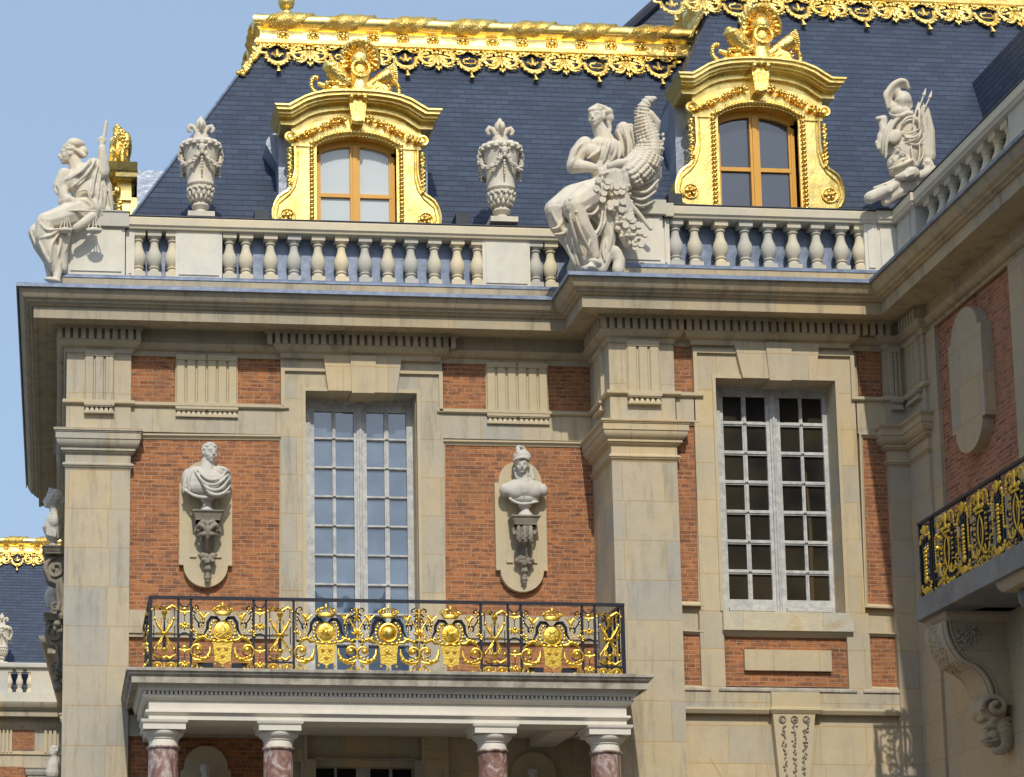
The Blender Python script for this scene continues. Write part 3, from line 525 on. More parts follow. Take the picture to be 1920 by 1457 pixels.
# ================================================= DORMERS
DU=X(669,400,.72)-X(668,400,.72); DV=Z(668,399,.72)-Z(668,400,.72)
def dormer(name,T,glassm,sz=1.,BK=.4,W=-.24):
    fx=lambda a:(a-757)/3.311*DU; fz=lambda b:(1345-b)/3.311*DV*sz
    PT=lambda l:[(fx(a),fz(b)) for a,b in l]; sym=lambda l:l+[(-x,z) for x,z in l[::-1]]
    apx=[(237,702),(325,702),(372,676),(425,645),(490,622),(560,608),(655,599),(757,597)]
    top=sym(PT(apx)); dn_=lambda l,k,i=0:[(x*(1-i),z-k) for x,z in l]
    ar=sym(PT([(505,900),(560,868),(630,846),(700,836),(757,834)])); t2=dn_(top,.25,.09); FB0=fz(1440)
    def samp(l,x):
        for i in range(len(l)-1):
            if l[i][0]<=x<=l[i+1][0]: t=(x-l[i][0])/max(1e-6,l[i+1][0]-l[i][0]); return l[i][1]+t*(l[i+1][1]-l[i][1])
        return l[0][1] if x<l[0][0] else l[-1][1]
    xs=[ar[0][0]*1.6+(-ar[0][0]*3.2)*i/24 for i in range(25)]; b=MB(T)
    b.strip([(x,samp(t2,x)+.02) for x in xs],[(x,samp(ar,x)+(0 if abs(x)<abs(ar[0][0]) else -.03)) for x in xs],-.05,BK)
    so_=b.build('dormer',GOLD,PAL,30)
    def sub(b,n_,m,sm=50): return b.build(n_,m,so_,sm)
    jb=[(375,885),(458,885),(458,1430),(300,1430),(262,1412),(240,1375),(236,1340),(238,1310),(252,1262),(272,1228),(300,1206),(330,1188),(352,1150),(368,1100),(377,1050)]
    for sg in (1,-1):
        s=MB(T); s.prism([(sg*x,z) for x,z in PT(jb)],-.02,.4)
        s.tube([(sg*x,-.03,z) for x,z in PT(jb[3:]+[(375,885)])],.028,6)
        s.tube([(sg*x,-.025,z) for x,z in PT([(285,1385),(262,1340),(275,1270),(340,1215),(375,1165),(394,1090),(394,900)])],.013,5)
        sub(s,'jamb',GOLD,35)
    # arched pediment
    b=MB(T)
    H=[0,.03,.085,.13,.155]; Yf=[-.42,-.38,-.30,-.24,-.20]; In=[0,.012,.035,.055,.07]
    for q in range(4): b.strip(dn_(top,H[q],In[q]),dn_(top,H[q+1]+.001,In[q+1]),Yf[q],BK+.1)
    b.strip(dn_(top,.156,.08),dn_(top,.24,.09),-.10,BK+.1); b.strip(dn_(top,.24,.085),dn_(top,.265,.1),-.13,BK+.1)
    sub(b,'pediment',GOLD,30)
    b=MB(T)   # egg beads on arch and jambs
    n=25
    for i in range(n+1):
        x=ar[0][0]*1.03+(-ar[0][0]*2.06)*i/n; z=samp(ar,x)+.045; b.ell((x,-.085,z),(.036,.05,.05),None,8,6)
    b.strip([(x,z+.012) for x,z in ar],[(x,z-.015) for x,z in ar],-.06,.4); sub(b,'bead_arch',GOLD,60)
    for sg in (-1,1):
        b=MB(T)
        for i in range(22): b.ell((sg*abs(fx(478)),-.06,FB0+.035+i*(fz(890)-FB0)/21.5),(.046,.045,.027),None,8,5)
        b.box(sg*abs(fx(500)),sg*abs(fx(508)),-.05,.3,FB0,fz(895)); b.box(sg*abs(fx(452)),sg*abs(fx(502)),-.025,.3,FB0,fz(890)); sub(b,'bead_moulding',GOLD,60)
    random.seed(11)
    for sg in (-1,1):
        b=MB(T); P_=PT([(700,728),(640,752),(580,778),(520,800),(470,832),(420,850),(370,868)])
        for i in range(6):
            for q in range(11):
                t=i+random.random(); k=min(int(t),5); f_=t-k; x=P_[k][0]*(1-f_)+P_[k+1][0]*f_; z=P_[k][1]*(1-f_)+P_[k+1][1]*f_
                b.ell((sg*x+random.uniform(-.025,.025),-.10-random.random()*.05,z+random.uniform(-.04,.04)),(random.uniform(.022,.042),.045,random.uniform(.02,.038)),Matrix.Rotation(random.random()*3,3,'Y'),7,5)
        sub(b,'garland',GOLDC,70); b=MB(T)
        for q in range(34):
            t=q/33; x=sg*(abs(fx(343))+.02*math.sin(q*1.7)); z=fz(930)+(fz(1175)-fz(930))*t; b.ell((x,-.03+random.uniform(-.03,.03),z+random.uniform(-.01,.01)),(.044*(1.1-.4*abs(math.sin(q*.55))),.05,.034),Matrix.Rotation(q,3,'Y'),7,5)
        sub(b,'flower_drop',GOLDC,70); b=MB(T)
        cx,cz=sg*abs(fx(343)),fz(862); b.tube([(cx-sg*(.105-.085*i/22)*math.cos(i*.55),-.09,cz+(.105-.085*i/22)*math.sin(i*.55)) for i in range(23)],.022,6); b.ell((cx,-.05,cz),(.10,.06,.10)); sub(b,'volute',GOLD,60); b=MB(T)
        rx_,rz=sg*abs(fx(328)),fz(1345); b.tube([(rx_+.128*math.cos(i*PI/12),-.035,rz+.128*math.sin(i*PI/12)) for i in range(25)],.018,6)
        b.ell((rx_,-.07,rz),(.035,.035,.035))
        for q in range(5):
            a=2*PI*q/5+.5; b.ell((rx_+.066*math.cos(a),-.045,rz+.066*math.sin(a)),(.042,.035,.034),Matrix.Rotation(-a,3,'Y'),8,5)
        sub(b,'rosette',GOLDC,70)
    b=MB(T)  # scrolled keystone
    k0=PT([(700,640),(814,640),(795,780),(722,780)]); b.prism(k0,-.30,.1)
    for q in range(4): x=fx(718+q*26); b.tube([(x,-.315,fz(670)),(x*.75,-.30,fz(775))],.016,5)
    for sg in (-1,1): b.lathe([(.075,-.07),(.075,.07)],(0,0,0),3) if 0 else None; b.ell((sg*.12,-.30,fz(640)),(.06,.10,.06))
    for q in range(7): b.ell((fx(705+q*18),-.34,fz(622+6*(q%2))),(.035,.05,.045))
    b.ell((0,-.30,fz(785)),(.11,.07,.045)); sub(b,'keystone_scroll',GOLDC,60)
    # gilded reveal and ochre casements
    b=MB(T); rv=[(fx(508),fz(1560)),(fx(508),fz(900))]; w0=abs(fx(508))
    ai=[(x*.995,z-.015) for x,z in ar]; b.strip([(x,z+.1) for x,z in ai],[(x,z-.0) for x,z in ai],-.02,.42)
    for sg in (-1,1): b.box(sg*w0,sg*(w0+.05),.0,.42,fz(1560),fz(888))
    sub(b,'reveal',GOLD,30)
    b=MB(T); yw=.17; zc=lambda x:samp(ar,x)-.085
    xs=[-w0+2*w0*i/20 for i in range(21)]; b.strip([(x,zc(x)+.1) for x in xs],[(x,zc(x)-.03) for x in xs],yw,yw+.1)
    for sg in (-1,1): b.box(sg*w0,sg*(w0-.065),yw,yw+.1,fz(1560),fz(893)-.05); b.box(sg*(w0-.065),sg*(w0-.10),yw+.02,yw+.1,fz(1560),fz(893)-.08)
    b.box(-.085,.085,yw-.01,yw+.1,fz(1560),zc(0)); b.box(-.04,.04,yw-.035,yw+.1,fz(1560),zc(0)-.02); b.box(-w0,w0,yw+.01,yw+.1,fz(1190),fz(1167))
    sub(b,'casement',OCHRE,30)
    b=MB(T); b.strip([(x,zc(x)) for x in xs],[(x,fz(1560)) for x in xs],yw+.06,yw+.07); sub(b,'dormer_glass',glassm,0)
    # body: cheeks and rounded lead roof
    b=MB(T); b.strip([(x*.90,z-.10) for x,z in top],[(x*.90,fz(1480)) for x,z in top],max(BK,.30),3.4)
    sub(b,'dormer_body',LEADP,30)
    # crest: plumed helmet between quiver, drum and flags
    b=MB(T); cxh=fx(772)
    b.ell((cxh,W,fz(395)),(.19,.20,.20),None,16,10); b.tube([(cxh,W+.02,fz(450)),(cxh-.01,W+.03,fz(530)),(cxh-.01,W+.05,fz(600))],[.19,.17,.24],14)
    b.tube([(cxh+.155*math.cos(a*PI/8),W-.16,fz(462)+.15*math.sin(a*PI/8)) for a in range(17)],.032,6); b.ell((cxh,W-.10,fz(468)),(.13,.07,.13),None,12,8)
    for q in range(-3,4): b.tube([(cxh+q*.05,W-.17+.01*q*q,fz(430)),(cxh+q*.035,W-.17+.015*q*q,fz(350)),(cxh+q*.01,W-.06,fz(322))],.014,5)
    random.seed(17)
    b.ell((cxh,W+.14,fz(396)),(.25,.10,.29),None,16,10)
    for row in range(4):
        for q in range(15):
            a=R(-22+224*(q+.5*(row%2))/14.5); r=.185+.036*row; b.ell((cxh+math.cos(a)*r,W+.12-.05*row-.02*(q%2),fz(400)+math.sin(a)*r*1.18),(.05,.06,.075+.01*(q%3)),Matrix.Rotation(-(a-PI/2)+random.uniform(-.3,.3),3,'Y'),7,6)
    for q in range(16): a=R(-15+210*q/15); r=.30; b.tube([(cxh+math.cos(a)*r,W-.03,fz(400)+math.sin(a)*r*1.2),(cxh+math.cos(a+.12)*r*1.12,W-.09,fz(400)+math.sin(a+.12)*r*1.18),(cxh+math.cos(a+.25)*r*1.03,W-.12,fz(400)+math.sin(a+.25)*r*1.18)],[.04,.035,.018],6)
    sub(b,'helmet',GOLDC,60); b=MB(T)
    b.tube([(fx(700),W,fz(560)),(fx(655),W,fz(510)),(fx(600),W-.03,fz(455))],[.13,.16,.17],14); b.ell((fx(595),W-.03,fz(448)),(.16,.16,.10)); b.ell((fx(575),W-.02,fz(425)),(.08,.08,.07))
    for q in range(3): x,z=fx(690-38*q),fz(550-44*q); b.tube([(x+.17*math.cos(i*PI/8)*.75,W+.17*math.sin(i*PI/8),z-.17*math.cos(i*PI/8)*.72) for i in range(17)],.016,5)
    b.tube([(fx(700),W,fz(575)),(fx(600),W,fz(572)),(fx(510),W,fz(545))],[.07,.07,.04],8); b.tube([(fx(540),W+.02,fz(598)),(fx(620),W-.04,fz(580)),(fx(700),W-.02,fz(590))],[.06,.08,.07],9)
    for q in range(9): a=-1.4+q*.42; b.ell((fx(498)+.075*math.cos(a+PI),W+.02,fz(548)+.13*math.sin(a)),(.055,.05,.035),Matrix.Rotation(.6*q,3,'Y'),7,5)
    for q in range(26): b.ell((fx(560+random.random()*150),W-.06-random.random()*.06,fz(530+random.random()*70)),(.05,.05,.035),Matrix.Rotation(q,3,'Y'),6,4)
    sub(b,'drum_and_flags',GOLDC,60); b=MB(T)
    b.tube([(fx(820),W,fz(560)),(fx(890),W-.02,fz(515)),(fx(955),W-.04,fz(478))],[.09,.11,.13],12)
    for q in range(3): x,z=fx(860+38*q),fz(535-22*q); b.tube([(x+.12*math.cos(i*PI/8)*.5,W-.02+.125*math.sin(i*PI/8),z+.12*math.cos(i*PI/8)*.9) for i in range(17)],.016,5)
    for q in range(10): a=R(-20+9*q); x,z=fx(950),fz(485); b.tube([(x-.03*(q-5)*.3,W-.04-.01*q,z+.02*(q-5)),(x+.16*math.cos(a*.8),W-.05,z+.15*math.sin(a)+.02*(q-5))],[.025,.03],5)
    b.add([(fx(a),y,fz(c)) for a,c in [(825,590),(862,530),(962,575),(930,628)] for y in(W-.12,W+.1)],[(0,2,4,6),(1,7,5,3),(0,1,3,2),(2,3,5,4),(4,5,7,6),(6,7,1,0)])
    for q in range(10): a=q*.75; b.ell((fx(990)+.08*math.cos(a),W+.04,fz(570)+.15*math.sin(a)),(.05,.05,.04),Matrix.Rotation(a,3,'Y'),7,5)
    b.tube([(fx(850),W,fz(610)),(fx(930),W-.04,fz(608)),(fx(1015),W-.04,fz(622))],[.07,.065,.04],8)
    for q in range(22): b.ell((fx(830+random.random()*150),W-.06-random.random()*.05,fz(560+random.random()*55)),(.05,.05,.032),Matrix.Rotation(q,3,'Y'),6,4)
    sub(b,'quiver_and_flags',GOLDC,60)
    return so_
o1=P(668.8,410,.72); o2=P(1424.8,363.8,-.49)
dormer('d',lambda p:o1+p,GLB); dormer('d',lambda p:o2+p,GLN,1.045)
dormer('d',lambda p:V((1.0+p.y,4.5-p.x,o1.z+.0+p.z)),GLN,1.,.2,.0)
for px,py,Yv in ((489,405,.8),(865,412,.8),(1262,375,-.5)):   # small roof vents
    p=P(px,py,Yv); MB().box(p.x-.12,p.x+.12,Yv-.15,Yv+.3,p.z-.3,p.z+.06).build('roof_vent',LEADK,PAL,0)
p=P(508,275,1.45); MB().strip(arc(p.x+.12,p.z,.22,90,180,6),[(p.x+.12,p.z-.4)]*7,p.y-.1,p.y+.6).build('roof_vent',LEADP,PAL,0)
# ================================================= BALUSTRADES
Y0=.0; zq=lambda py,Y=0:Z(600,py,Y)
ZP=zq(537); ZB0=zq(530.5); ZRb=zq(440); ZRt=zq(418.5)
bh=ZRb-ZB0
BP=[(.0,.0),(.105,.0),(.105,.0)]
def baluster(par,loc,rot=0):
    o=bpy.data.objects.new('baluster',BME); COL.objects.link(o); o.parent=par; q=V((0,0,0)); a=par
    while a is not None: q+=a.location; a=a.parent
    o.location=V(loc)-q; o.rotation_euler[2]=rot; return o
b=MB(); h=bh; b.box(-.115,.115,-.115,.115,0,.105*h/.74); b.box(-.115,.115,-.115,.115,h-.085*h/.74,h)
pr=[(.10,.105),(.10,.135),(.085,.145),(.075,.16),(.08,.175),(.095,.18),(.095,.195),(.075,.205),(.09,.225),(.118,.27),(.128,.32),(.126,.37),(.112,.415),(.088,.46),(.072,.51),(.066,.555),(.066,.585),(.088,.592),(.088,.607),(.068,.615),(.07,.63),(.10,.65),(.105,.662)]
b.lathe([(r,z*h/.74) for r,z in pr],n=20); bo=b.build('baluster',BALM,None,32); BME=bo.data; bpy.data.objects.remove(bo)
# object-level tone differences between balusters
nt=BALM.node_tree; bs=nt.nodes['Principled BSDF']; oi=nt.nodes.new('ShaderNodeObjectInfo'); rr=nt.nodes.new('ShaderNodeValToRGB'); rr.color_ramp.elements[0].color=(.72,.76,.82,1); rr.color_ramp.elements[1].color=(1.08,1.0,.80,1)
src=bs.inputs['Base Color'].links[0].from_socket; nt.links.new(oi.outputs['Random'],rr.inputs[0]); mx=nt.nodes.new('ShaderNodeMix'); mx.data_type='RGBA'; mx.blend_type='MULTIPLY'; mx.inputs[0].default_value=1; nt.links.new(src,mx.inputs[6]); nt.links.new(rr.outputs[0],mx.inputs[7]); nt.links.new(mx.outputs[2],bs.inputs['Base Color'])
RP=[(-.16,ZRb+.0),(.13,ZRb+.0),(.14,ZRb+.03),(.165,ZRb+.06),(.165,ZRt-.03),(.15,ZRt-.0),(-.4,ZRt+.01)]
def rail(path,nm='balustrade'):
    b=MB().sweep(path,[(-.4,ZRb),( .075,ZRb),(.085,ZRb+.03),(.115,ZRb+.055),(.115,ZRt-.03),(.10,ZRt),(-.4,ZRt)]).build(nm,BALM,PAL,25)
    MB().sweep(path,[(-.4,ZRt-.005),(.115,ZRt-.005),(.12,ZRt+.005),(.115,ZRt+.02),(-.4,ZRt+.03)]).build('lead_capping',LEADK,b,25); return b
def base(path,par):
    MB().sweep(path,[(-.35,ZB0-.5),(.15,ZB0-.5),(.15,ZP),(-.35,ZP)]).build('plinth',CORN,par,0)
    MB().sweep(path,[(-.35,ZP-.01),(.165,ZP-.01),(.165,ZP+.02),(.12,ZB0),(-.35,ZB0)]).build('plinth_lead',LEAD,par,25)
bY=.12   # balustrade centre line behind the wall face
def ped(par,x0,x1_,y=0.,d=.35,top=None,m=PEDM,bot=None):
    b=MB(); b.box(x0,x1_,y,y+d,(ZB0 if bot is None else bot)-.02,ZRb+.01); w=.055; b.box(x0+w,x1_-w,y-.022,y,ZB0+w*1.4,ZRb-w); return b.build('pedestal',m,par,0)
bal=rail([(.1,12),(.1,.02),(1.15,.02),(8.9,.02)]); base([(.05,12),(.05,0),(1.1,0),(8.94,0)],bal)
for px in (289,461,507,551,596,640,684,727,770,814,857,1032,1076): baluster(bal,(X(px,500,bY),bY,ZB0))
for px in (259,323,430,895,1004): baluster(bal,(X(px,500,bY)+(.0),bY,ZB0))
ped(bal,X(329,480),X(416.5,480)); ped(bal,X(905,490),X(994,490)); ped(bal,X(126,480),X(234,480),-.06,1.0); ped(bal,X(236,480),X(252,480))
for y in (2.2,2.6,3,3.4,3.8,4.2,5.6,6,6.4,6.8,8,8.4,9,9.4): baluster(bal,(.18,y,ZB0))
ped(bal,.06,.5,1.2,.8)
c=MB(); xa,xb=X(124,480),X(241,480); c.box(xa-.03,xb,-.14,1.0,ZRb-.0,ZRt+.045); c.box(xa-.03,xb+.02,-.16,1.02,ZRt+.045,ZRt+.065)
c.box(xa-.02,X(235.5,480)+.03,-.10,1.0,ZB0-.4,ZP-.0); c.build('pedestal_cap',BALM,bal,0)
MB().box(xa-.04,X(235.5,480)+.05,-.14,1.02,ZP-.015,ZP+.05).build('plinth_lead',LEAD,bal,0)
# main block balustrade
Y1=W2; bal2=rail([(9.3,Y1+.05),(13.66,Y1+.05),(13.66,Y1),(XW,Y1),(XW,-2.02),(XW+.05,-2.02),(XW+.05,-16)])
base([(8.94,0),(8.94,Y1),(XW,Y1),(XW,-16)],bal2)
for px in (1302,1350,1396,1440,1486,1530,1576): baluster(bal2,(X(px,455,Y1+.14),Y1+.14,ZB0))
baluster(bal2,(X(1611,455,Y1+.14),Y1+.14,ZB0)); baluster(bal2,(X(1266,455,Y1+.14),Y1+.14,ZB0))
ped(bal2,X(1621,455,Y1),X(1645,455,Y1),Y1); ped(bal2,X(1645,455,Y1)+.005,XW+.2,Y1+.03); xa,xb=X(1170,440,Y1),X(1240,430,Y1); ped(bal2,xa-.6,xb,Y1-.08,.9); ped(bal2,xb,X(1256,440,Y1),Y1+.02)
c=MB(); c.box(xa-.62,xb+.05,Y1-.17,Y1+.9,ZRb,ZRt+.04); c.box(xa-.64,xb+.03,Y1-.12,Y1+.9,ZB0-.5,ZP); c.box(xb,X(1262,440,Y1),Y1-.09,Y1+.5,ZRb,ZRt+.02); c.build('pedestal_cap',BALM,bal2,0)
MB().box(xa-.66,xb+.05,Y1-.17,Y1+.9,ZP-.015,ZP+.05).build('plinth_lead',LEAD,bal2,0)
ped2=MB(TW(XW,0)); ped2.box(1.21,2.02,.0,.8,ZB0-.02,ZRb); ped2.box(1.27,1.80,-.02,.0,ZB0+.08,ZRb-.05); ped2.build('pedestal',BALM,bal2,0)
MB(TW(XW,0)).box(5.62,6.5,.02,.4,ZB0-.02,ZRb).build('pedestal',BALM,bal2,0)
for k in range(8): baluster(bal2,(XW+.17,-2.36-.43*k,ZB0),0)
for k in range(12): baluster(bal2,(XW+.17,-6.9-.43*k,ZB0),0)
# ================================================= SCULPTURE
class Fig:
    def __init__(s,ox,oy,k,Y0,T=None): s.a=(ox,oy,k,Y0); s.u=(X(1,500,Y0)-X(0,500,Y0))/k; s.m=MB(T)
    def p(s,x,y,d=0):
        ox,oy,k,Y0=s.a; return P(ox+x/k,oy+y/k,Y0+d*s.u)
    def c(s,*l,n=10):
        s.m.tube([s.p(*q[:3]) for q in l],[q[3]*s.u for q in l],n); [s.m.ell(s.p(*l[i][:3]),l[i][3]*s.u*1.0,None,n,6) for i in (0,-1)]; return s
    def e(s,x,y,d,rx_,ry=None,rd=None,rot=0):
        ry=ry or rx_; rd=rd or rx_; s.m.ell(s.p(x,y,d),(rx_*s.u,rd*s.u,ry*s.u),Matrix.Rotation(R(rot),3,'Y'),16,10); return s
    def cv(s,pts,r,n=5,steps=6):   # smooth fold along control points
        P_=[V(q) for q in pts]; o=[]
        for i in range(len(P_)-1):
            a=P_[max(i-1,0)];b=P_[i];c=P_[i+1];d=P_[min(i+2,len(P_)-1)]
            for t in range(steps):
                t/=steps; o.append(.5*((2*b)+(c-a)*t+(2*a-5*b+4*c-d)*t*t+(3*b-a-3*c+d)*t**3))
        o.append(P_[-1]); k=len(o); s.m.tube([s.p(*q) for q in o],[r*s.u*(.45+.55*math.sin(PI*(i+.4)/k)) for i in range(k)],n+2); return s
    def face(s,x,y,d,R_,yaw,tilt=0,roll=0):  # head of height ~2.4R turned yaw deg (0 = towards the viewer, + = to the viewer's left)
        q=Matrix.Rotation(R(roll),3,'Y')@Matrix.Rotation(R(-yaw),3,'Z')@Matrix.Rotation(R(tilt),3,'X'); c=s.p(x,y,d); r=R_*s.u
        def e(px,py,pz,a,b_,c_): s.m.ell(c+q@V((px*r,py*r,pz*r)),(a*r,b_*r,c_*r),q,14,9)
        e(0,.08,.12,.80,.98,.98); e(0,-.28,-.42,.60,.58,.66); e(0,-.52,-.92,.26,.24,.22)
        e(.40,-.50,-.32,.26,.25,.3); e(-.40,-.50,-.32,.26,.25,.3)
        s.m.tube([c+q@V(v)*r for v in ((0,-.80,.12),(0,-.97,-.12),(0,-1.07,-.34))],[.09*r,.11*r,.15*r],8); e(0,-1.03,-.38,.2,.14,.09)
        for g in (-1,1):
            s.m.tube([c+q@V(v)*r for v in ((g*.08,-.84,.17),(g*.32,-.86,.24),(g*.58,-.66,.16))],[.07*r,.085*r,.05*r],6)
            e(g*.31,-.74,.0,.15,.11,.085); e(g*.79,.05,-.12,.08,.16,.22)
        e(0,-.86,-.58,.24,.1,.055); e(0,-.84,-.70,.2,.1,.06); return q,c,r
    def curls(s,q,c,r,n,seed,lo=-.1,front=-.2,sz=.2):
        random.seed(seed)
        for i in range(n):
            th=random.random()*2*PI; ph=random.uniform(lo,1.0); st=math.sqrt(max(0,1-ph*ph)); v=V((st*math.sin(th)*.84,st*math.cos(th)*1.02+.1,ph*1.02+.14))
            if v.y<front and v.z<.55: continue
            s.m.ell(c+q@(v*r),(sz*r*random.uniform(.7,1.1),sz*r*random.uniform(.7,1.1),sz*r*.75),q,7,5)
    def hand(s,x,y,d,a,L_,sp=1.,n=4,curl=.4):  # palm at point, fingers towards angle a (deg, 0=right, 90=up)
        ca,sa=math.cos(R(a)),math.sin(R(a)); px_,py_=-sa,ca
        s.e(x,y,d,L_*.42,L_*.34,L_*.2,-a)
        for i in range(4):
            t=(i-1.5)*.19*L_*sp; l=L_*(.75,.88,.84,.66)[i]; bx,by=x+px_*t+ca*L_*.25,y-(py_*t+sa*L_*.25)
            s.c((bx,by,d-2,L_*.10),(bx+ca*l*.45+px_*t*.3,by-(sa*l*.45+py_*t*.3),d-L_*.15,L_*.09),(bx+ca*l*.8+px_*t*.3,by-(sa*l*.8+py_*t*.3),d-L_*.15+L_*curl,L_*.07),n=6)
        s.c((x-px_*L_*.3,y+py_*L_*.3,d,L_*.12),(x-px_*L_*.55+ca*L_*.3,y+py_*L_*.55-sa*L_*.3,d-L_*.2,L_*.09),(x-px_*L_*.5+ca*L_*.6,y+py_*L_*.5-sa*L_*.6,d-L_*.2,L_*.07),n=6); return s
# ---- lady with horn of plenty (traced at 4.1615x from 1000,170)
f=Fig(1000,170,4.1615,W2-.18)
t=thing('seated_statue',f.p(560,1380,0),'pale stone seated woman holding a tall horn of plenty spilling coins over the ledge','statue')
q,c,r=f.face(492,215,-5,78,38,-6,-4); f.curls(q,c,r,120,2,-.15,-.1,.2); f.e(590,215,30,42,48,45); f.e(575,170,20,50,40,50); f.c((560,140,0,25),(500,125,-20,30),(440,150,-40,18)); f.c((585,250,20,22),(600,300,20,16),(600,320,10,10))
f.c((505,280,10,55),(535,340,20,66),(560,400,25,80)); f.e(570,440,20,150,80,85,8); f.e(560,520,10,130,110,85); f.e(455,475,-50,68,62,50); f.e(625,455,-50,72,78,50); f.e(560,640,0,115,110,90); f.e(580,760,10,160,110,110)
f.c((400,430,0,75),(345,500,-10,70),(315,590,-20,62)); f.c((330,590,-30,58),(420,595,-90,45),(480,605,-120,34)); f.hand(520,620,-125,-20,75)
f.c((700,330,30,70),(800,380,60,80),(870,440,70,60)); f.c((935,330,-10,50),(955,250,-40,46),(905,190,-70,42)); f.hand(865,175,-105,175,85)
# horn
hp=[(945,62,-60,20),(900,70,-70,34),(862,120,-75,44),(850,200,-75,56),(870,300,-80,74),(905,400,-85,86),(905,480,-90,98),(860,560,-100,108),(790,630,-110,112),(735,660,-115,110)]
hf=Fig(1000,170,4.1615,W2-.18); hf.c(*hp,n=18)
for g_ in range(-4,5):
    an=R(g_*21); L0=0; nn=0
    for i in range(1,len(hp)-1):
        a=hp[i];b_=hp[i+1]; m_=[0]*4; dx,dy=b_[0]-a[0],b_[1]-a[1]; L_=math.hypot(dx,dy); nx,ny=-dy/L_,dx/L_; n_=max(2,int(L_/22))
        for k in range(n_):
            t_=k/n_; m_=[a[j]+(b_[j]-a[j])*t_ for j in range(4)]; r_=m_[3]*1.02; w_=max(8,r_*.2); hf.e(m_[0]+nx*math.sin(an)*r_,m_[1]+ny*math.sin(an)*r_,m_[2]-math.cos(an)*r_,w_,w_*(.75 if nn%2 else .7),15); nn+=1
for k in range(6): hf.e(1010-k*3+8*(k%2),345+k*38,-60,14,20,14,25)
clay(hf.m,'horn_of_plenty',SCULP,t,.0105,1)
f.c((735,560,-170,34),(660,570,-190,38),(600,590,-180,30)); f.c((720,600,-175,34),(725,680,-180,38),(720,760,-170,30)); 
# legs and drapery
f.c((560,780,0,140),(420,830,-110,120),(320,900,-190,92)); f.c((310,905,-195,88),(380,1060,-175,74),(450,1160,-150,56),(485,1290,-130,34)); f.e(480,1345,-150,60,30,60,20); f.c((470,1350,-160,28),(410,1385,-190,20))
f.c((520,800,40,130),(300,850,-40,120),(165,930,-90,85)); f.c((165,930,-90,80),(200,1050,-60,80),(290,1180,-30,70),(350,1300,-10,60),(370,1380,0,45))
f.c((300,1100,-60,90),(380,1200,-60,90),(430,1330,-40,70)); f.c((480,880,-60,110),(560,1000,-60,80),(590,1150,-50,60),(560,1300,-40,60),(520,1390,-40,60)); f.c((640,1260,-60,50),(670,1330,-60,50),(660,1400,-60,50),n=12)
f.e(800,760,40,190,110,110,-10); f.e(900,640,60,110,150,80); f.c((700,300,20,60),(740,420,30,70),(760,540,30,60)); f.c((690,280,0,22),(760,275,0,22),(810,320,10,30)); f.c((790,320,30,52),(815,420,30,56),(800,540,30,60)); f.e(430,1390,-150,70,22,70)
for a in ([(650,300,-60),(690,400,-70),(700,520,-60)],[(700,280,-70),(740,400,-80),(740,530,-70)],[(760,290,-60),(790,400,-50),(800,500,-40)],
 [(600,380,-70),(580,450,-110),(545,560,-95)],[(640,400,-90),(640,480,-110),(600,560,-100)],[(520,400,-60),(510,470,-90),(420,530,-90)],[(660,420,-80),(680,480,-80),(660,540,-80)],
 [(430,700,-90),(340,740,-120),(270,790,-120)],[(460,720,-110),(390,780,-200),(280,850,-270)],[(500,760,-110),(440,900,-200),(330,950,-270)],[(540,860,-150),(470,960,-160),(390,960,-230)],
 [(560,900,-140),(560,1010,-130),(500,1140,-150)],[(540,920,-150),(520,1060,-160),(440,1180,-190),(430,1280,-140)],[(330,980,-270),(370,1100,-245),(440,1240,-190)],[(280,960,-250),(320,1120,-200),(380,1280,-110)],
 [(130,900,-150),(180,1020,-140),(250,1120,-120)],[(250,960,-130),(200,1060,-140),(140,1080,-130)],[(290,1020,-130),(240,1110,-120),(160,1120,-130)],[(300,1160,-110),(330,1280,-90),(360,1380,-60)],[(260,1200,-90),(300,1300,-70),(330,1370,-50)],
 [(750,820,-90),(850,850,-90),(960,780,-60)],[(760,780,-110),(880,790,-110),(980,690,-60)],[(740,850,-70),(840,900,-60),(940,860,-30)],[(800,730,-120),(920,700,-90),(1000,600,-30)],[(330,520,-80),(300,560,-85),(290,600,-70)],[(400,400,-60),(340,450,-90),(310,540,-80)],[(600,1000,-110),(610,1120,-110),(590,1250,-100)],[(560,1160,-110),(545,1250,-110),(560,1330,-110)]): f.cv(a,15,5)
clay(f.m,'figure',SCULP,t,.0125,5)
g=Fig(1000,170,4.1615,W2-.18); random.seed(21)
for k in range(120):   # fruit and leaves at the horn's mouth and down the ledge
    u_=random.random(); x=620+u_*150+random.uniform(-95,95)*(1.1-.3*u_); y=640+u_*560; 
    g.e(x,y,-175+u_*40+random.uniform(-15,35),random.uniform(12,26),random.uniform(12,26),26)
g.c((620,660,-120,90),(650,800,-110,95),(690,950,-90,95),(730,1100,-80,80),(740,1190,-70,50),n=12); g.c((740,860,-140,18),(830,970,-120,18),(920,1080,-90,14))
for k in range(22): g.e(745+8*k,868+10*k,-140+2*k,15)
clay(g.m,'fruit_and_flowers',SCULP,t,.011,1)
g=Fig(1000,170,4.1615,W2-.18)
def coin(x,y,d,r=27): q=g.p(x,y,d); g.m.prism([(q.x+r*g.u*math.cos(2*PI*i/14),q.z+r*g.u*math.sin(2*PI*i/14)) for i in range(14)],q.y-.022,q.y+.03)
for k,(x,y) in enumerate([(510,700),(580,710),(490,765),(550,800),(650,750),(700,745),(650,790),(600,880),(700,870),(640,880),(690,930),(600,910),(720,1050),(770,1010),(820,1050),(780,1060),(830,1100),(875,1120),(820,1155),(790,1190),(840,1200),(795,1225),(570,750),(690,790),(540,850),(750,990)]): coin(x,y,-222+ (y-700)*.17-(k%3)*4)
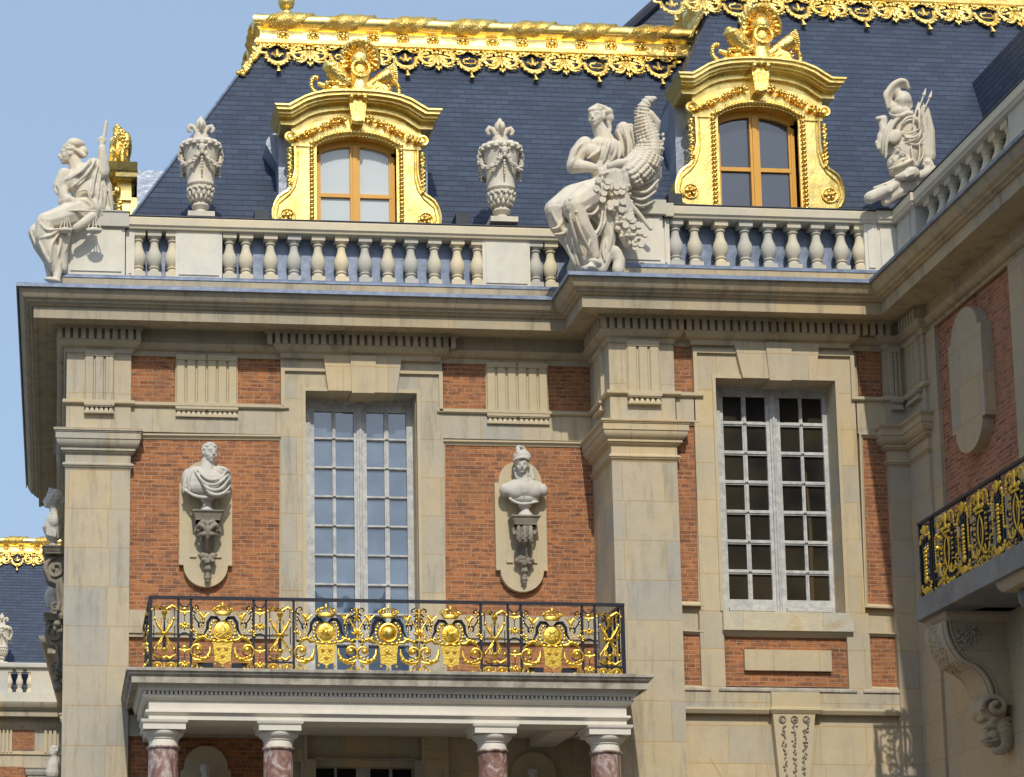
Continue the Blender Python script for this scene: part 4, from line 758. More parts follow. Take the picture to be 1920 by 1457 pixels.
g.m.build('coins',SCULP,t,30)
# ---- justice with scales and a raised hand (traced at 4.552x from 40,220)
f=Fig(40,220,4.552,-.10)
t=thing('seated_statue',f.p(330,1400,0),'pale stone seated woman with scales and a raised arm, at the sky corner','statue')
q,c,r=f.face(405,320,0,82,82,-4,0); f.curls(q,c,r,110,5,.05,-.35,.19); f.e(525,300,10,48,52,60); f.e(470,225,0,80,40,70,15); f.c((360,262,-5,14),(440,262,-60,16),(540,330,-40,22)); f.e(450,240,0,85,45,75)
f.c((450,370,0,58),(475,440,5,70),(500,480,10,90)); f.e(520,500,10,140,110,90,-25); f.e(560,640,10,140,130,95); f.e(430,560,-30,80,90,70); f.e(560,780,10,150,110,110)
f.c((610,420,20,75),(690,430,0,66),(700,480,-20,55)); f.c((705,470,-20,54),(700,360,-30,48),(690,270,-40,38)); f.hand(688,225,-45,100,75); 
f.c((370,500,-30,70),(330,590,-40,62)); f.c((350,600,-50,46),(365,690,-80,50),(440,715,-100,34)); f.c((350,720,-80,38),(400,700,-100,40)); f.hand(450,735,-115,-55,80)
f.c((560,800,10,130),(400,850,-60,120),(210,900,-130,88)); f.c((205,900,-130,86),(200,1020,-120,90),(240,1150,-110,80),(290,1290,-90,50)); f.c((500,830,60,120),(300,900,40,110),(140,980,-10,78)); f.c((130,985,-10,75),(170,1100,10,70),(230,1230,20,45),(250,1360,10,34))
f.c((300,1250,-95,46),(310,1330,-100,38),(300,1385,-110,34)); f.e(265,1390,-120,75,24,45,8); f.c((350,1000,-60,80),(340,1150,-50,60),(350,1290,-40,46))
f.c((640,420,60,70),(720,600,70,60),(740,760,70,50)); f.c((620,520,20,80),(650,700,30,80),(640,840,30,70)); f.e(700,800,60,90,60,50)
for a in ([(640,350,-60),(560,480,-100),(420,600,-110)],[(600,350,-70),(520,450,-100),(400,530,-100)],[(660,380,-60),(620,540,-90),(600,660,-95),(560,720,-90)],[(680,430,-40),(660,600,-60),(640,760,-70)],[(560,380,-70),(450,480,-90),(330,560,-90)],
 [(470,640,-100),(560,620,-110),(590,700,-105),(640,760,-80)],[(490,700,-110),(560,720,-120),(600,780,-100)],[(700,520,-20),(720,640,-10),(700,800,0)],[(740,560,0),(760,700,10),(780,800,20)],[(690,560,-30),(680,700,-40),(690,840,-20)],
 [(160,900,-200),(220,960,-215),(320,950,-170)],[(330,960,-150),(240,1010,-205),(160,1030,-190)],[(330,980,-140),(260,1090,-190),(250,1250,-160)],[(340,990,-130),(330,1100,-130),(290,1240,-140)],[(150,1060,-180),(200,1170,-180),(250,1270,-140)],[(80,980,-60),(120,1080,-50),(170,1160,-30)],[(110,960,-80),(150,1080,-70),(210,1200,-40)],
 [(380,1000,-110),(390,1080,-100),(360,1180,-90)],[(230,830,-190),(330,820,-170),(430,860,-150)],[(360,770,-120),(450,830,-140),(560,850,-120)],[(300,570,-100),(330,640,-90),(320,690,-80)],[(280,590,-60),(300,640,-70),(330,670,-60)]): f.cv(a,14,5)
clay(f.m,'figure',SCULP,t,.0125,5)
g=Fig(40,220,4.552,-.10); g.c((690,240,-45,17),(712,130,-50,17),(722,45,-50,16)); g.m.build('sword_stump',SCULP,t,60)
g=Fig(40,220,4.552,-.10); g.c((375,800,-165,9),(500,795,-175,12),(630,800,-165,9),n=8)
for x,y,s in ((378,965,58),(622,968,66)):
    g.e(x,y,-170,s,s*.42,s*.7); g.c((x-s,y-12,-170,8),(x+s,y-12,-170,8),n=8)
    for dx in (-.85,-.2,.3,.85): g.c((x+dx*s,y-14,-172,5),(x+ (0 if dx<0 else 4),805,-168,5),n=5)
g.m.build('balance_scales',SCULP,t,60)
g=Fig(40,220,4.552,-.10); g.c((470,945,-160,36),(530,905,-165,40),(600,850,-150,44),n=12); g.m.build('drapery_roll',SCULP,t,60)
# ---- trophy of arms (traced at 5.394x from 1620,130)
YT=-1.5; f=Fig(1620,130,5.394,YT)
t=thing('trophy_sculpture',f.p(400,1150,60),'stone trophy of arms, helmet over cuirass and spears, on the corner pedestal','sculpture')
f.e(395,315,0,88,100,100,-10); f.e(360,440,-5,120,70,95); f.e(300,400,0,60,80,70)
for k in range(5): o_=k*13-26; f.cv([(262+o_*.7,400,-40+k*8),(245+o_*.8,280,-55+k*9),(285+o_*.5,195+o_*.7,-60+k*10),(360,145+o_,-60+k*12),(425,150+o_*.8,-50+k*12),(458+o_*.3,205+o_*.3,-40+k*10)],30,8,8)
f.cv([(262,330,-40),(228,310,-50),(215,255,-50),(238,215,-40),(275,225,-30)],24,7); f.cv([(235,330,-20),(232,290,-40),(250,262,-40)],14,6); f.e(320,230,0,60,60,50)
for k in range(15):
    a=-70+10*k; f.cv([(400+12*math.sin(R(a)),255,-95),(398+70*math.sin(R(a)),300-6*(k%2),-112+40*abs(math.sin(R(a)))),(392+98*math.sin(R(a)),350,-95+70*abs(math.sin(R(a)))),(385+100*math.sin(R(a))+8*(k%2),405,-80+60*abs(math.sin(R(a))))],13,5)
f.cv([(250,440,-70),(300,470,-100),(370,470,-105),(440,440,-95),(500,420,-60)],18,6)
f.e(425,610,20,185,200,112,6); f.e(415,800,20,188,220,118,4); f.e(385,960,20,165,130,112); f.e(360,1040,20,115,80,100); f.c((600,420,50,66),(635,640,50,84),(635,890,50,92)); f.e(215,700,20,58,190,60,-8); f.c((420,1180,40,110),(560,1120,40,105),(640,1080,40,85))
f.cv([(250,1010,-40),(330,985,-90),(430,945,-110),(500,905,-100)],24,7)
f.cv([(220,900,-60),(230,720,-80),(290,560,-90),(380,470,-90),(500,445,-80)],26,6); f.cv([(190,860,-30),(200,700,-50),(260,540,-60),(350,460,-60)],18,6)
f.e(315,680,-95,66,90,40,35); f.cv([(385,600,-100),(390,540,-130),(440,490,-130),(510,490,-120),(560,560,-110),(570,640,-100),(520,720,-100),(440,710,-100),(385,620,-100)],20,6); f.e(480,610,-60,60,90,40)
for a in ([(400,650,-140),(450,650,-150),(500,630,-150),(560,600,-130)],[(420,690,-140),(500,690,-150),(560,640,-140)],[(550,330,-110),(510,480,-130),(490,600,-130)],[(560,330,-110),(560,480,-140),(560,600,-130)],[(600,340,-90),(600,500,-100),(610,640,-90)],[(640,440,-40),(660,640,-30),(680,860,-20)],[(480,770,-110),(490,880,-110),(530,990,-90)],[(620,720,-100),(600,860,-100),(540,990,-90)],[(560,740,-110),(560,880,-110),(530,980,-100)],[(620,660,-80),(540,760,-110),(440,740,-110)],
 [(300,800,-100),(350,780,-110),(380,830,-110),(340,880,-105)],[(340,880,-105),(400,850,-105),(430,890,-100),(390,920,-100)],[(320,860,-105),(280,900,-95),(330,940,-95)]): f.cv(a,13,5)
f.c((170,500,20,34),(190,620,10,34),(170,660,10,20)); f.e(150,500,0,40,26,30); f.c((200,500,20,40),(210,650,20,30)); f.c((130,740,20,24),(150,800,10,24)); f.e(190,760,20,60,150,50,-8)
f.c((330,1090,-80,24),(400,1080,-110,50),(500,1050,-110,66),n=14); f.e(480,1050,-120,85,70,55,-10)
for k in range(5): f.c((430+18*k,1090-8*k,-170,9),(460+18*k,1020-6*k,-175,9),n=6)
f.c((560,1080,-60,50),(640,1040,-40,50),(690,1000,-30,40)); f.e(640,960,-20,70,60,50)
for k in range(6): a=k*1.05; f.e(640+36*math.cos(a),965+34*math.sin(a),-65,17)
f.c((60,1300,-40,66),(200,1230,-40,60),n=16); f.c((200,1250,-40,50),(330,1160,-20,60),(400,1200,0,60)); f.c((220,1340,20,50),(340,1250,20,80),(480,1200,40,80)); f.e(260,1210,-90,40,44,20); f.c((100,1200,0,14),(240,1150,0,16),(330,1110,0,20))
clay(f.m,'trophy_body',SCULP,t,.0125,3)
g=Fig(1620,130,5.394,YT)
for a,b_ in (((560,380),(625,190)),((620,380),(685,215))):
    g.c((a[0],a[1],-60,8),(b_[0]-20,b_[1]+70,-60,9),n=7); g.c((b_[0]-20,b_[1]+70,-60,20),(b_[0]-10,b_[1]+45,-60,15),(b_[0],b_[1],-60,3),n=6)
g.m.build('spear_tips',SCULP,t,60)
# ---- urns
def urn(px,py0,py1,Yc,label,k=3.5538,cx=1340,T=None,pos=None,shr=1.):
    s=(Z(px,py1,Yc)-Z(px,py0,Yc))/702*shr; base=pos or P(px,py0,Yc); t=thing('stone_urn',base,label,'urn','stone urns on the balustrade pedestals'); b=MB(lambda p:base+p)
    pr=[(60,32),(48,45),(36,62),(38,72),(52,80),(58,92),(50,104),(44,112),(62,135),(76,180),(84,205),(78,214),(88,222),(92,232),(86,242),(92,330),(104,400),(112,440),(118,470),(134,478),(138,490),(130,500),(112,508),(92,522),(70,528),(52,534),(46,548),(50,570),(44,578),(30,582),(26,600),(20,625),(22,650),(26,660),(10,700)]
    b.lathe([(r*s,(z)*s) for r,z in pr],n=28); b.box(-85*s,85*s,-85*s,85*s,0,33*s); b.build('urn_body',SCULP,t,50)
    g=MB(lambda p:base+p); random.seed(4)
    for i in range(16): a=2*PI*i/16; g.tube([(r*s*math.cos(a),r*s*math.sin(a),z*s) for r,z in ((128,468),(120,500),(88,520),(60,530))],[16*s,17*s,11*s,6*s],7)
    for i in range(14): a=2*PI*i/14; g.ell((76*s*math.cos(a),76*s*math.sin(a),168*s),(12*s,12*s,26*s),None,6,5); g.ell((62*s*math.cos(a+.2),62*s*math.sin(a+.2),140*s),(13*s,13*s,22*s),None,6,5)
    for i in range(40):
        a=2*PI*i/40; g.ell((84*s*math.cos(a),84*s*math.sin(a),(196+8*math.sin(i*2.2))*s),(9*s,9*s,13*s),None,5,4)
    for m_ in range(4):
        a0=PI*.5+m_*PI/2+PI
        for i in range(22):
            u_=i/21; a=a0+u_*PI/2; z=425-85*math.sin(PI*u_); rr_=(104+12*math.sin(PI*u_)+16)
            for j in range(3): g.ell((rr_*s*math.cos(a)+random.uniform(-6,6)*s,rr_*s*math.sin(a)+random.uniform(-6,6)*s,(z+random.uniform(-12,12))*s),(11*s,11*s,10*s),None,6,4)
        ca,sa=math.cos(a0),math.sin(a0)
        g.ell((128*s*ca,128*s*sa,440*s),(22*s,22*s,30*s)); g.ell((136*s*ca,136*s*sa,412*s),(11*s,11*s,20*s))
        for j in range(-1,2,2): g.ell((130*s*ca-j*26*s*sa,130*s*sa+j*26*s*ca,452*s),(12*s,12*s,12*s)); g.ell((124*s*ca-j*30*s*sa,124*s*sa+j*30*s*ca,395*s),(9*s,9*s,34*s),None,6,5)
        for j in range(5): g.ell((122*s*ca,122*s*sa,(375-j*20)*s),(10*s-j*s,10*s-j*s,11*s),None,6,4)
    g.build('garlands',SCULP,t,70)
    g=MB(lambda p:base+p)   # lily finial
    for m_ in range(4):
        a=PI*.5*m_; ca,sa=math.cos(a),math.sin(a); g.tube([(r*s*ca,r*s*sa,z*s) for r,z in ((18,575),(28,602),(46,630),(68,638),(80,622),(76,602),(62,598))],[13*s,15*s,17*s,17*s,15*s,12*s,8*s],8)
    g.ell((0,0,645*s),(36*s,36*s,44*s)); g.tube([(0,0,660*s),(0,0,705*s)],[26*s,4*s],8); g.build('lily_finial',SCULP,t,60); return t
urn(376,414,219,.18,'pale stone urn with garlands on the pedestal left of the left dormer')
urn(941,424.5,223,.18,'pale stone urn with garlands between the left dormer and the horn-bearing woman')
# ================================================= BUSTS ON CONSOLES
def socle(f,x,y0,y1,d,w=60):
    a=f.p(x,y1,d); H=f.p(x,y0,d).z-a.z; u=f.u; f.m.lathe([(w*1.15*u,0),(w*1.1*u,H*.1),(w*.95*u,H*.25),(w*.6*u,H*.5),(w*.55*u,H*.65),(w*.75*u,H*.78),(w*.95*u,H*.88),(w*.95*u,H*.96),(w*.6*u,H*1.1)],a,18)
def console(name,f,cx,label,kind,lbl2=None):
    t=thing(name,f.p(cx,1290,0),label,'wall bracket'); u=f.u
    def b0(): return MB()
    b=b0(); zt_,zm,zb_=f.p(cx,748,0).z,f.p(cx,790,0).z,f.p(cx,822,0).z; x=f.p(cx,750,0).x; yb=.05; yf=f.p(0,0,0).y
    w=120*u*1.02; pr=[(0,zt_),(.055,zt_),(.06,zt_-.02),(.05,zt_-.03),(.03,zt_-.05),(.025,zt_-.07),(.005,zm-.02),(.0,zb_),(-.1,zb_)]
    b.sweep([(x-w+.06,yb),(x-w+.06,yf-.10),(x+w-.06,yf-.10),(x+w-.06,yb)],[(-.1,zt_)]+pr); b.box(x-w+.07,x+w-.07,yf-.09,yb,zb_,zt_-.001); b.build('cap_slab',CONSM,t,30)
    g=Fig(*f.a); yy=lambda d:d
    if kind:    # three ribbed scroll with fish scale belly
        for q in range(3):
            x_=cx-50+50*q; g.cv([(x_,822,-40),(x_,850,-75),(x_,900,-85),(x_,950,-70),(x_,975,-35)],22,6)
            for k in range(7): g.e(x_+(-8 if k%2 else 8),838+k*19,-72-16*math.sin(k*.5),13,11,22)
        g.c((cx,850,30,78),(cx,930,30,74),(cx,1000,55,66),(cx,1080,75,60),(cx,1130,80,55))
        for sg in (-1,1): g.cv([(cx+sg*85,900,-10),(cx+sg*92,860,0),(cx+sg*80,835,10),(cx+sg*62,870,0),(cx+sg*85,890,-20)],18,6); g.c((cx+sg*60,980,20,16),(cx+sg*52,1080,50,14),(cx+sg*66,1110,30,20))
        for k in range(9): g.e(cx+25*math.sin(k*2),985+k*14,5+k*5,18,12,20)
    else:       # acanthus leaf scroll
        g.c((cx,850,20,74),(cx,930,30,66),(cx-5,1010,60,48),(cx-8,1080,80,34))
        for sg in (-1,1):
            g.cv([(cx+sg*2,960,-60),(cx+sg*20,880,-85),(cx+sg*60,850,-70),(cx+sg*78,880,-40),(cx+sg*60,900,-50)],20,6); g.cv([(cx+sg*3,930,-60),(cx+sg*35,920,-80),(cx+sg*74,935,-40)],18,6); g.cv([(cx+sg*5,840,-80),(cx+sg*35,825,-80),(cx+sg*62,835,-60)],18,6)
            g.cv([(cx+sg*50,940,-20),(cx+sg*48,1010,30),(cx+sg*35,1070,50)],13,6); g.c((cx+sg*82,870,0,16),(cx+sg*92,900,0,16)); g.e(cx+sg*40,1090,20,26,24,24)
        g.cv([(cx,830,-90),(cx,900,-80),(cx-3,960,-50),(cx-5,1050,20)],14,6)
    for k in range(13): a=k*.9; g.e(cx+46*math.cos(a)*(1-.02*k),1105+26*math.sin(a*1.3)+k,28,22,18,30)
    g.c((cx,1150,50,30),(cx,1180,50,22)); g.e(cx,1198,40,32,30,34); g.e(cx-14,1190,12,14,18,14); g.e(cx+14,1190,12,14,18,14); g.e(cx,1240,45,24,26,30); g.e(cx,1262,40,27,20,26); g.e(cx,1288,45,17,16,20)
    clay(g.m,'carved_scroll',CONSM,t,.011,1); return t
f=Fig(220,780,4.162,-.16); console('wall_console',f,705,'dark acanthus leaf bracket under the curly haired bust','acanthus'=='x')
f=Fig(220,780,4.162,-.20); t=thing('portrait_bust',f.p(700,745,0),'grey bust of a short haired man in a draped cloak, left of the tall window','bust')
q,c,r=f.face(722,290,-8,73,-22,-2,3); f.curls(q,c,r,150,8,-.05,-.28,.14)
f.c((708,350,15,54),(700,430,10,64),(695,480,10,80)); f.e(690,520,20,185,120,95); f.e(690,560,10,170,85,95); f.e(555,500,30,58,92,70); f.e(840,500,30,56,92,70); f.e(600,440,10,70,46,50,-20); f.e(810,440,0,75,50,50,15)
for a in ([(590,405,-20),(560,480,-50),(560,600,-40)],[(560,420,-10),(525,510,-20),(515,600,-10)],[(600,420,-60),(680,520,-110),(780,530,-105),(870,450,-50)],[(610,440,-60),(700,560,-115),(800,570,-100),(880,480,-40)],[(640,470,-80),(720,600,-110),(820,605,-85),(885,540,-20)],[(700,610,-95),(790,620,-90),(880,590,-30)],[(620,410,-60),(700,490,-100),(790,490,-90),(850,430,-50)],[(800,400,-40),(850,420,-50),(880,440,-30)],[(500,560,0),(600,620,-60),(700,635,-70),(880,625,0)]): f.cv(a,14,6)
socle(f,700,650,748,20,52); clay(f.m,'bust_figure',BUSTM,t,.0105,2)
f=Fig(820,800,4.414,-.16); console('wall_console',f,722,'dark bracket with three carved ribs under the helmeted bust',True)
f=Fig(820,800,4.414,-.20); t=thing('portrait_bust',f.p(725,745,0),'grey bare chested bust in a crested helmet, right of the tall window','bust')
q,c,r=f.face(700,318,-25,66,12,4,0); f.e(700,255,10,78,62,88); f.e(700,275,0,80,30,88,-8); f.cv([(630,290,-40),(660,265,-85),(710,255,-95),(765,275,-60)],11,6); f.c((665,170,-20,16),(672,215,-40,22),n=8); f.c((700,170,0,12),(700,210,20,36),(700,240,60,40)); f.c((680,160,-30,10),(715,175,-10,12),(730,215,10,20))
f.c((775,340,30,20),(780,400,30,26),(790,430,20,20)); f.c((640,350,20,14),(660,420,10,16))
f.c((705,370,15,46),(710,430,15,50),(715,480,20,70)); f.e(715,525,25,168,90,85); f.e(655,535,0,84,68,56); f.e(788,535,0,82,68,56); f.e(560,525,25,50,58,58); f.e(872,530,25,44,54,54); f.e(720,600,30,128,46,66); f.c((590,490,45,34),(655,462,45,34),(710,445,40,44),(770,462,45,34),(845,492,45,34)); f.cv([(590,590,0),(650,625,-30),(720,640,-40),(840,620,-10)],14,6)
f.cv([(722,500,-42),(724,560,-60),(722,610,-55)],4,5)
socle(f,728,648,748,20,60); clay(f.m,'bust_figure',BUSTM,t,.0105,2)
# ---- busts and scroll brackets along the receding side wall
def side_set(Yc,cap_py,cap_x,head_y,lab1,lab2,sc_,veil):
    p=P(cap_x,cap_py,Yc); d_=.085+abs(p.x)*0; L_=-p.x; t=thing('wall_console',(0.05,Yc,p.z-.9),lab1,'wall bracket')
    b=MB(); b.sweep([(.06,Yc+.32),(-L_+.05,Yc+.32),(-L_+.05,Yc-.32),(.06,Yc-.32)][::1],[(-.1,p.z),(.05,p.z),(.05,p.z-.03),(.03,p.z-.04),(.0,p.z-.11),(-.03,p.z-.14),(-.1,p.z-.14)]); b.box(-L_+.06,.06,Yc-.31,Yc+.31,p.z-.139,p.z-.001); b.build('cap_slab',CONSM,t,30)
    z=p.z-.14; cx=-L_+.24
    for k in (-1,1):
        b=MB(); b.tube([(cx+(.20-.0085*i)*math.cos(i*.42+1.6),Yc+k*.19,z-.24+(.20-.0085*i)*math.sin(i*.42+1.6)) for i in range(22)],[.035]*21+[.02],7); b.tube([(cx-.19,Yc+k*.19,z-.22),(cx-.10,Yc+k*.19,z-.44),(cx+.04,Yc+k*.19,z-.50),(-.06,Yc+k*.19,z-.62),(-.03,Yc+k*.19,z-.85),(-.06,Yc+k*.19,z-.98)],.04,7)
        b.tube([(-.10+(.10-.006*i)*math.cos(i*.5),Yc+k*.16,z-.92+(.10-.006*i)*math.sin(i*.5)) for i in range(14)],.022,6); b.build('scroll_side',CONSM,t,50)
    b=MB(lambda p:V((p.x,p.z,p.y))); b=MB()
    pl=[(cx-.2,z-.0),(cx-.21,z-.25),(cx-.12,z-.42),(cx+.05,z-.5),(-.08,z-.62),(-.05,z-.9),(.05,z-1.05),(.05,z)]
    b.prism(pl,Yc-.17,Yc+.17); b.build('scroll_body',CONSM,t,40)
    b=MB(); random.seed(int(Yc*10)); 
    for k in range(16): b.ell((-.03+random.uniform(-.05,.05),Yc+random.uniform(-.15,.15),z-1.05-random.random()*.3),(.07,.08,.06),None,7,5)
    b.build('leaf_pendant',CONSM,t,60)
    t=thing('portrait_bust',(cx+.05,Yc,p.z),lab2,'bust'); b=MB(); H=sc_; x0=cx-.04; q=lambda a,c,y=0:V((x0+a*H,Yc+y*H,p.z+c*H))
    b.lathe([(.15*H,0),(.13*H,.04),(.07*H,.12),(.08*H,.2),(.1*H,.25)],q(0,0),14)
    b.tube([q(0,.2),q(-.02,.45),q(.0,.62),q(-.0,.75)],[.14*H,.22*H,.17*H,.09*H],14); b.ell(q(0,.55,-.15),(.13*H,.12*H,.14*H)); b.ell(q(0,.55,.15),(.13*H,.12*H,.14*H)); b.tube([q(0,.7),q(-.03,.95)],[.085*H,.08*H],12)
    b.ell(q(-.03,1.05),(.15*H,.125*H,.17*H),None,14,10); b.ell(q(-.13,.95),(.08*H,.07*H,.09*H)); b.tube([q(-.18,1.08),q(-.225,.99),q(-.18,.97)],[.02*H,.03*H,.02*H],7); b.ell(q(-.17,.90),(.035*H,.05*H,.03*H))
    random.seed(3)
    for k in range(70): a=random.random()*6.28; e_=random.uniform(-.2,1); s_=math.sqrt(max(0,1-e_*e_)); v=q(-.0+.15*s_*math.cos(a)*1.05,1.09+.165*e_,.13*s_*math.sin(a)); 
    for k in range(90):
        a=random.random()*6.28; e_=random.uniform(-.4,1); s_=math.sqrt(max(0,1-e_*e_)); 
        if math.cos(a)<-.35 and e_<.45: continue
        b.ell(q(.15*s_*math.cos(a),1.08+.165*e_,.135*s_*math.sin(a)),(.04*H,.04*H,.03*H),None,6,4)
    b.ell(q(.16,1.03),(.08*H,.08*H,.09*H)); b.tube([q(-.1,1.22),q(-.12,1.27),q(-.02,1.25)],[.03*H,.035*H,.03*H],6)
    for k in range(5): b.tube([q(-.05-.02*k,.75-.02*k,-.12),q(-.14,.5-.06*k,-.17),q(.05,.3-.02*k,-.2)],.025*H,5)
    clay(b,'bust_figure',BUSTM,t,.014,1)
side_set(2.2,1030,79,0,'dark scroll bracket under the nearest side wall bust','grey bust of a woman in profile against the sky, nearest on the side wall',.86,0)
side_set(8.2,1155,82,0,'second dark scroll bracket on the receding side wall','veiled grey bust on the second side wall bracket',.88,1)
# ================================================= PORTICO AND ITS BALCONY
PYF=-2.78; pz=zo; zA=Z(600,1352,PYF+.42)
POR=thing('portico',(5,-1.3,-2.9),'pale stone portico with red marble columns carrying the balcony','portico')
yf=PYF+.42                                     # entablature face
xl,xr=X(279,1345,yf),X(1175,1345,yf)
path=[(xl,.1),(xl,yf),(xr,yf),(xr,W2+.05)]
ztop=Z(243,1250,yf-.35); zc1=Z(245,1279,yf-.28)
MB().sweep(path,[(-.5,ztop-.01),(.34,ztop-.0),(.36,ztop-.01),(.36,ztop-.05),(.34,ztop-.055),(.325,ztop-.085),(.29,ztop-.12),(.275,ztop-.125),(.275,zc1),(.24,zc1),(.24,zc1+.02),(-.3,zc1+.02)]).build('balcony_slab',DIRTY,POR,30)
MB().box(xl-.2,xr+.2,yf-.2,.12,ztop-.12,ztop-.015).build('balcony_floor',DIRTY,POR,0)
zd=Z(280,1303,yf-.1); dt=Z(280,1294.5,yf-.1); ze=Z(280,1349,yf)
MB().sweep(path,[(-.3,zc1+.021),(.17,zc1+.021),(.16,zc1-.01),(.13,dt+.012),(.13,dt),(.02,dt),(.02,zd+.02),(.10,zd+.015),(.10,zd),(.085,zd-.02),(.05,zd-.05),(.0,zd-.06),(.0,zd-.20),(.0,zd-.21),(.05,zd-.215),(.055,zd-.25),(.03,zd-.27),(.0,zd-.285),(-.003,zd-.36),(-.015,zd-.365),(-.018,ze),(-.55,ze)]).build('entablature',PALE,POR,25)
b=MB(); n=112; s=(xr-xl+.2)/n
for i in range(n): b.box(xl-.1+i*s+.012,xl-.1+(i+1)*s-.012,yf-.105,yf-.0,zd+.018,dt-.001)
for i in range(30): b.box(xl-.105,xl-.05,yf-.05+i*s+.012,yf-.05+(i+1)*s-.012,zd+.018,dt-.001)
b.build('dentil_row',PALE,POR,0)
MB().box(xl-.0,xr,yf+.5,.1,ze+.15,ze+.25).build('portico_ceiling',PALE,POR,0)
for x in (X(1080,1380,yf),xl+.3): MB().box(x-.2,x+.2,yf+.5,.12,ze,ze+.2).build('ceiling_beam',PALE,POR,0)
yc=yf+.27
co=None
for px in (307.5,524,927.5,1141):
    x=X(px,1400,yc-.2)
    if co is None:
        co=MB().lathe([(.262,ze-.44),(.262,ze-.425),(.255,ze-.41),(.232,ze-.405),(.230,ze-.43),(.2295,ze-.46),(.232,ze-.7),(.262,zl+.8),(.30,zl+.3)][::-1][:-5]+[(.230,ze-.46),(.231,ze-.43),(.255,ze-.42),(.262,ze-.41),(.262,ze-.395),(.25,ze-.385),(.2,ze-.38)],(0,0,0),36).build('column',MARB,POR,40)
        b=MB(); b.lathe([(.228,ze-.385),(.228,ze-.29),(.225,ze-.285),(.245,ze-.275),(.245,ze-.255),(.25,ze-.25),(.28,ze-.23),(.305,ze-.20),(.315,ze-.17),(.31,ze-.155),(.2,ze-.15)],(0,0,0),36)
        b.box(-.325,.325,-.325,.325,ze-.15,ze-.07); b.sweep([(-.325,-.325),(.325,-.325),(.325,.325),(-.325,.325)],[(-.05,ze-.07),(.0,ze-.07),(.015,ze-.055),(.03,ze-.04),(.035,ze-.001),(-.05,ze-.001)],closed=True)
        k=b.build('capital',PALE,co,40); co.location=V((x,yc,0))-POR.location; k.location=(0,0,0)
        for ob in (co,k):   # vertices were written for the world origin: bring them back to the column's own axis
            for v_ in ob.data.vertices: v_.co+=POR.location
    else:
        c2=tree(co,POR); c2.location=V((x,yc,0))-POR.location
# wall under the portico: brick, niche heads, window
brk(243,1290,529,1700,.117); 
b=MB(); zz=ze+.15
b.box(.9,3.7,.06,.16,zz-.05,zz+.3)
b.build('stone_lintel',OLDST,PAL,0)
for cx,cy,ww in ((386,1398,41),(1001,1410,42)):
    c=X(cx,1430,.02); h=X(cx+ww,1430,.02)-c; zt_=Z(cx,cy,.02); out=[(c-h*1.15,zl+2)]+[(c-h*1.15,zt_-h*1.15),(c-h,zt_-h*1.1)]+arc(c,zt_-h,h,180,0,18)+[(c+h,zt_-h*1.1),(c+h*1.15,zt_-h*1.15),(c+h*1.15,zl+2)]
    MB().prism(out,.03,.2).build('niche_panel',TRIM,PAL,0)
for n_,(cx,cy) in enumerate(((386,1444),(1001,1452))):
    f=Fig(cx-60,cy-60,3.,-.2); q,c,r=f.face(180,180,0,36,0,0,0); f.curls(q,c,r,90,n_,.0,-.2,.2); f.c((180,220,0,26),(180,300,0,60),(180,420,0,90)); t=thing('portrait_bust',f.p(180,420,0),('shaded bust in the niche behind the left portico columns','shaded bust in the niche behind the right portico columns')[n_],'bust'); clay(f.m,'bust_figure',BUSTM,t,.014,1)
xa,xb=X(590,1430,.2),X(775,1430,.2)
s3=surround(.001,(560,1365,820),(583,1425,783),(606,650,700,745),(618,659,699,738),0,zl,0,1372) if 0 else None
S=MB(); zw=Z(680,1424,.2); S.box(X(565,1430,0),xa,.03,.8,zl,5.0); S.box(xb,X(842,1430,0),.03,.8,zl,5.0); S.box(xa,xb,.03,.8,zw,5.0); ws=S.build('window_surround',OLDST,PAL,0)
k=MB()
for a in ((606,650,618,657),(651,700,658,699),(701,748,700,740)):
    x_=[X(v,1390,-.02) for v in a]; k.add([(x_[0],-.03,5.),(x_[1],-.03,5.),(x_[3],-.03,zw-.03),(x_[2],-.03,zw-.03),(x_[0],.3,5.),(x_[1],.3,5.),(x_[3],.3,zw-.03),(x_[2],.3,zw-.03)],[(0,1,2,3),(4,7,6,5),(0,4,5,1),(1,5,6,2),(2,6,7,3),(3,7,4,0)])
k.build('keystone',OLDST,ws,0)
window(.4,(583,783),[(592,627),(632,668),(694,730),(736,772)],1430,58,52,4,-1,GLD)
# ================================================= GILDED RAILING OVER THE PORTICO
RY=yf-.12; RL=thing('balcony_railing',(5,RY,ztop),'blue black iron balcony railing with gilded crowns, medallions and lily banners','railing')
zr0=ztop-.03; zr1=Z(283,1119,RY); H_=zr1-zr0
xx=lambda px:X(px,1190,RY)
def bars(b,xs,T=None):
    for x in xs: b.box(x-.02,x+.02,-.02,.02,zr0,zr1-.02)
def mk(T): return MB(T)
TR0=lambda p:V((p.x,RY+p.y,p.z))
posts=[282,334,358,475.6,499,550.6,902,952.5,977,1092,1115.6,1168]
b=MB(TR0)
for i,px in enumerate(posts): w=.028 if i in (0,11) else .018; b.box(xx(px)-w,xx(px)+w,-w,w,zr0,zr1)
b.box(xx(282)-.03,xx(1168)+.03,-.035,.03,zr1-.03,zr1+.015)
for xa,xb in ((282,334),(499,550.6),(902,952.5),(1115.6,1168)): b.box(xx(xa),xx(xb),-.012,.012,zr0+.155,zr0+.185)
for xs_ in ((358,475.6),(550.6,902),(977,1092)): b.box(xx(xs_[0]),xx(xs_[1]),-.01,.01,zr0+.02,zr0+.035)
b.build('rail_frame',IRON,RL,0)
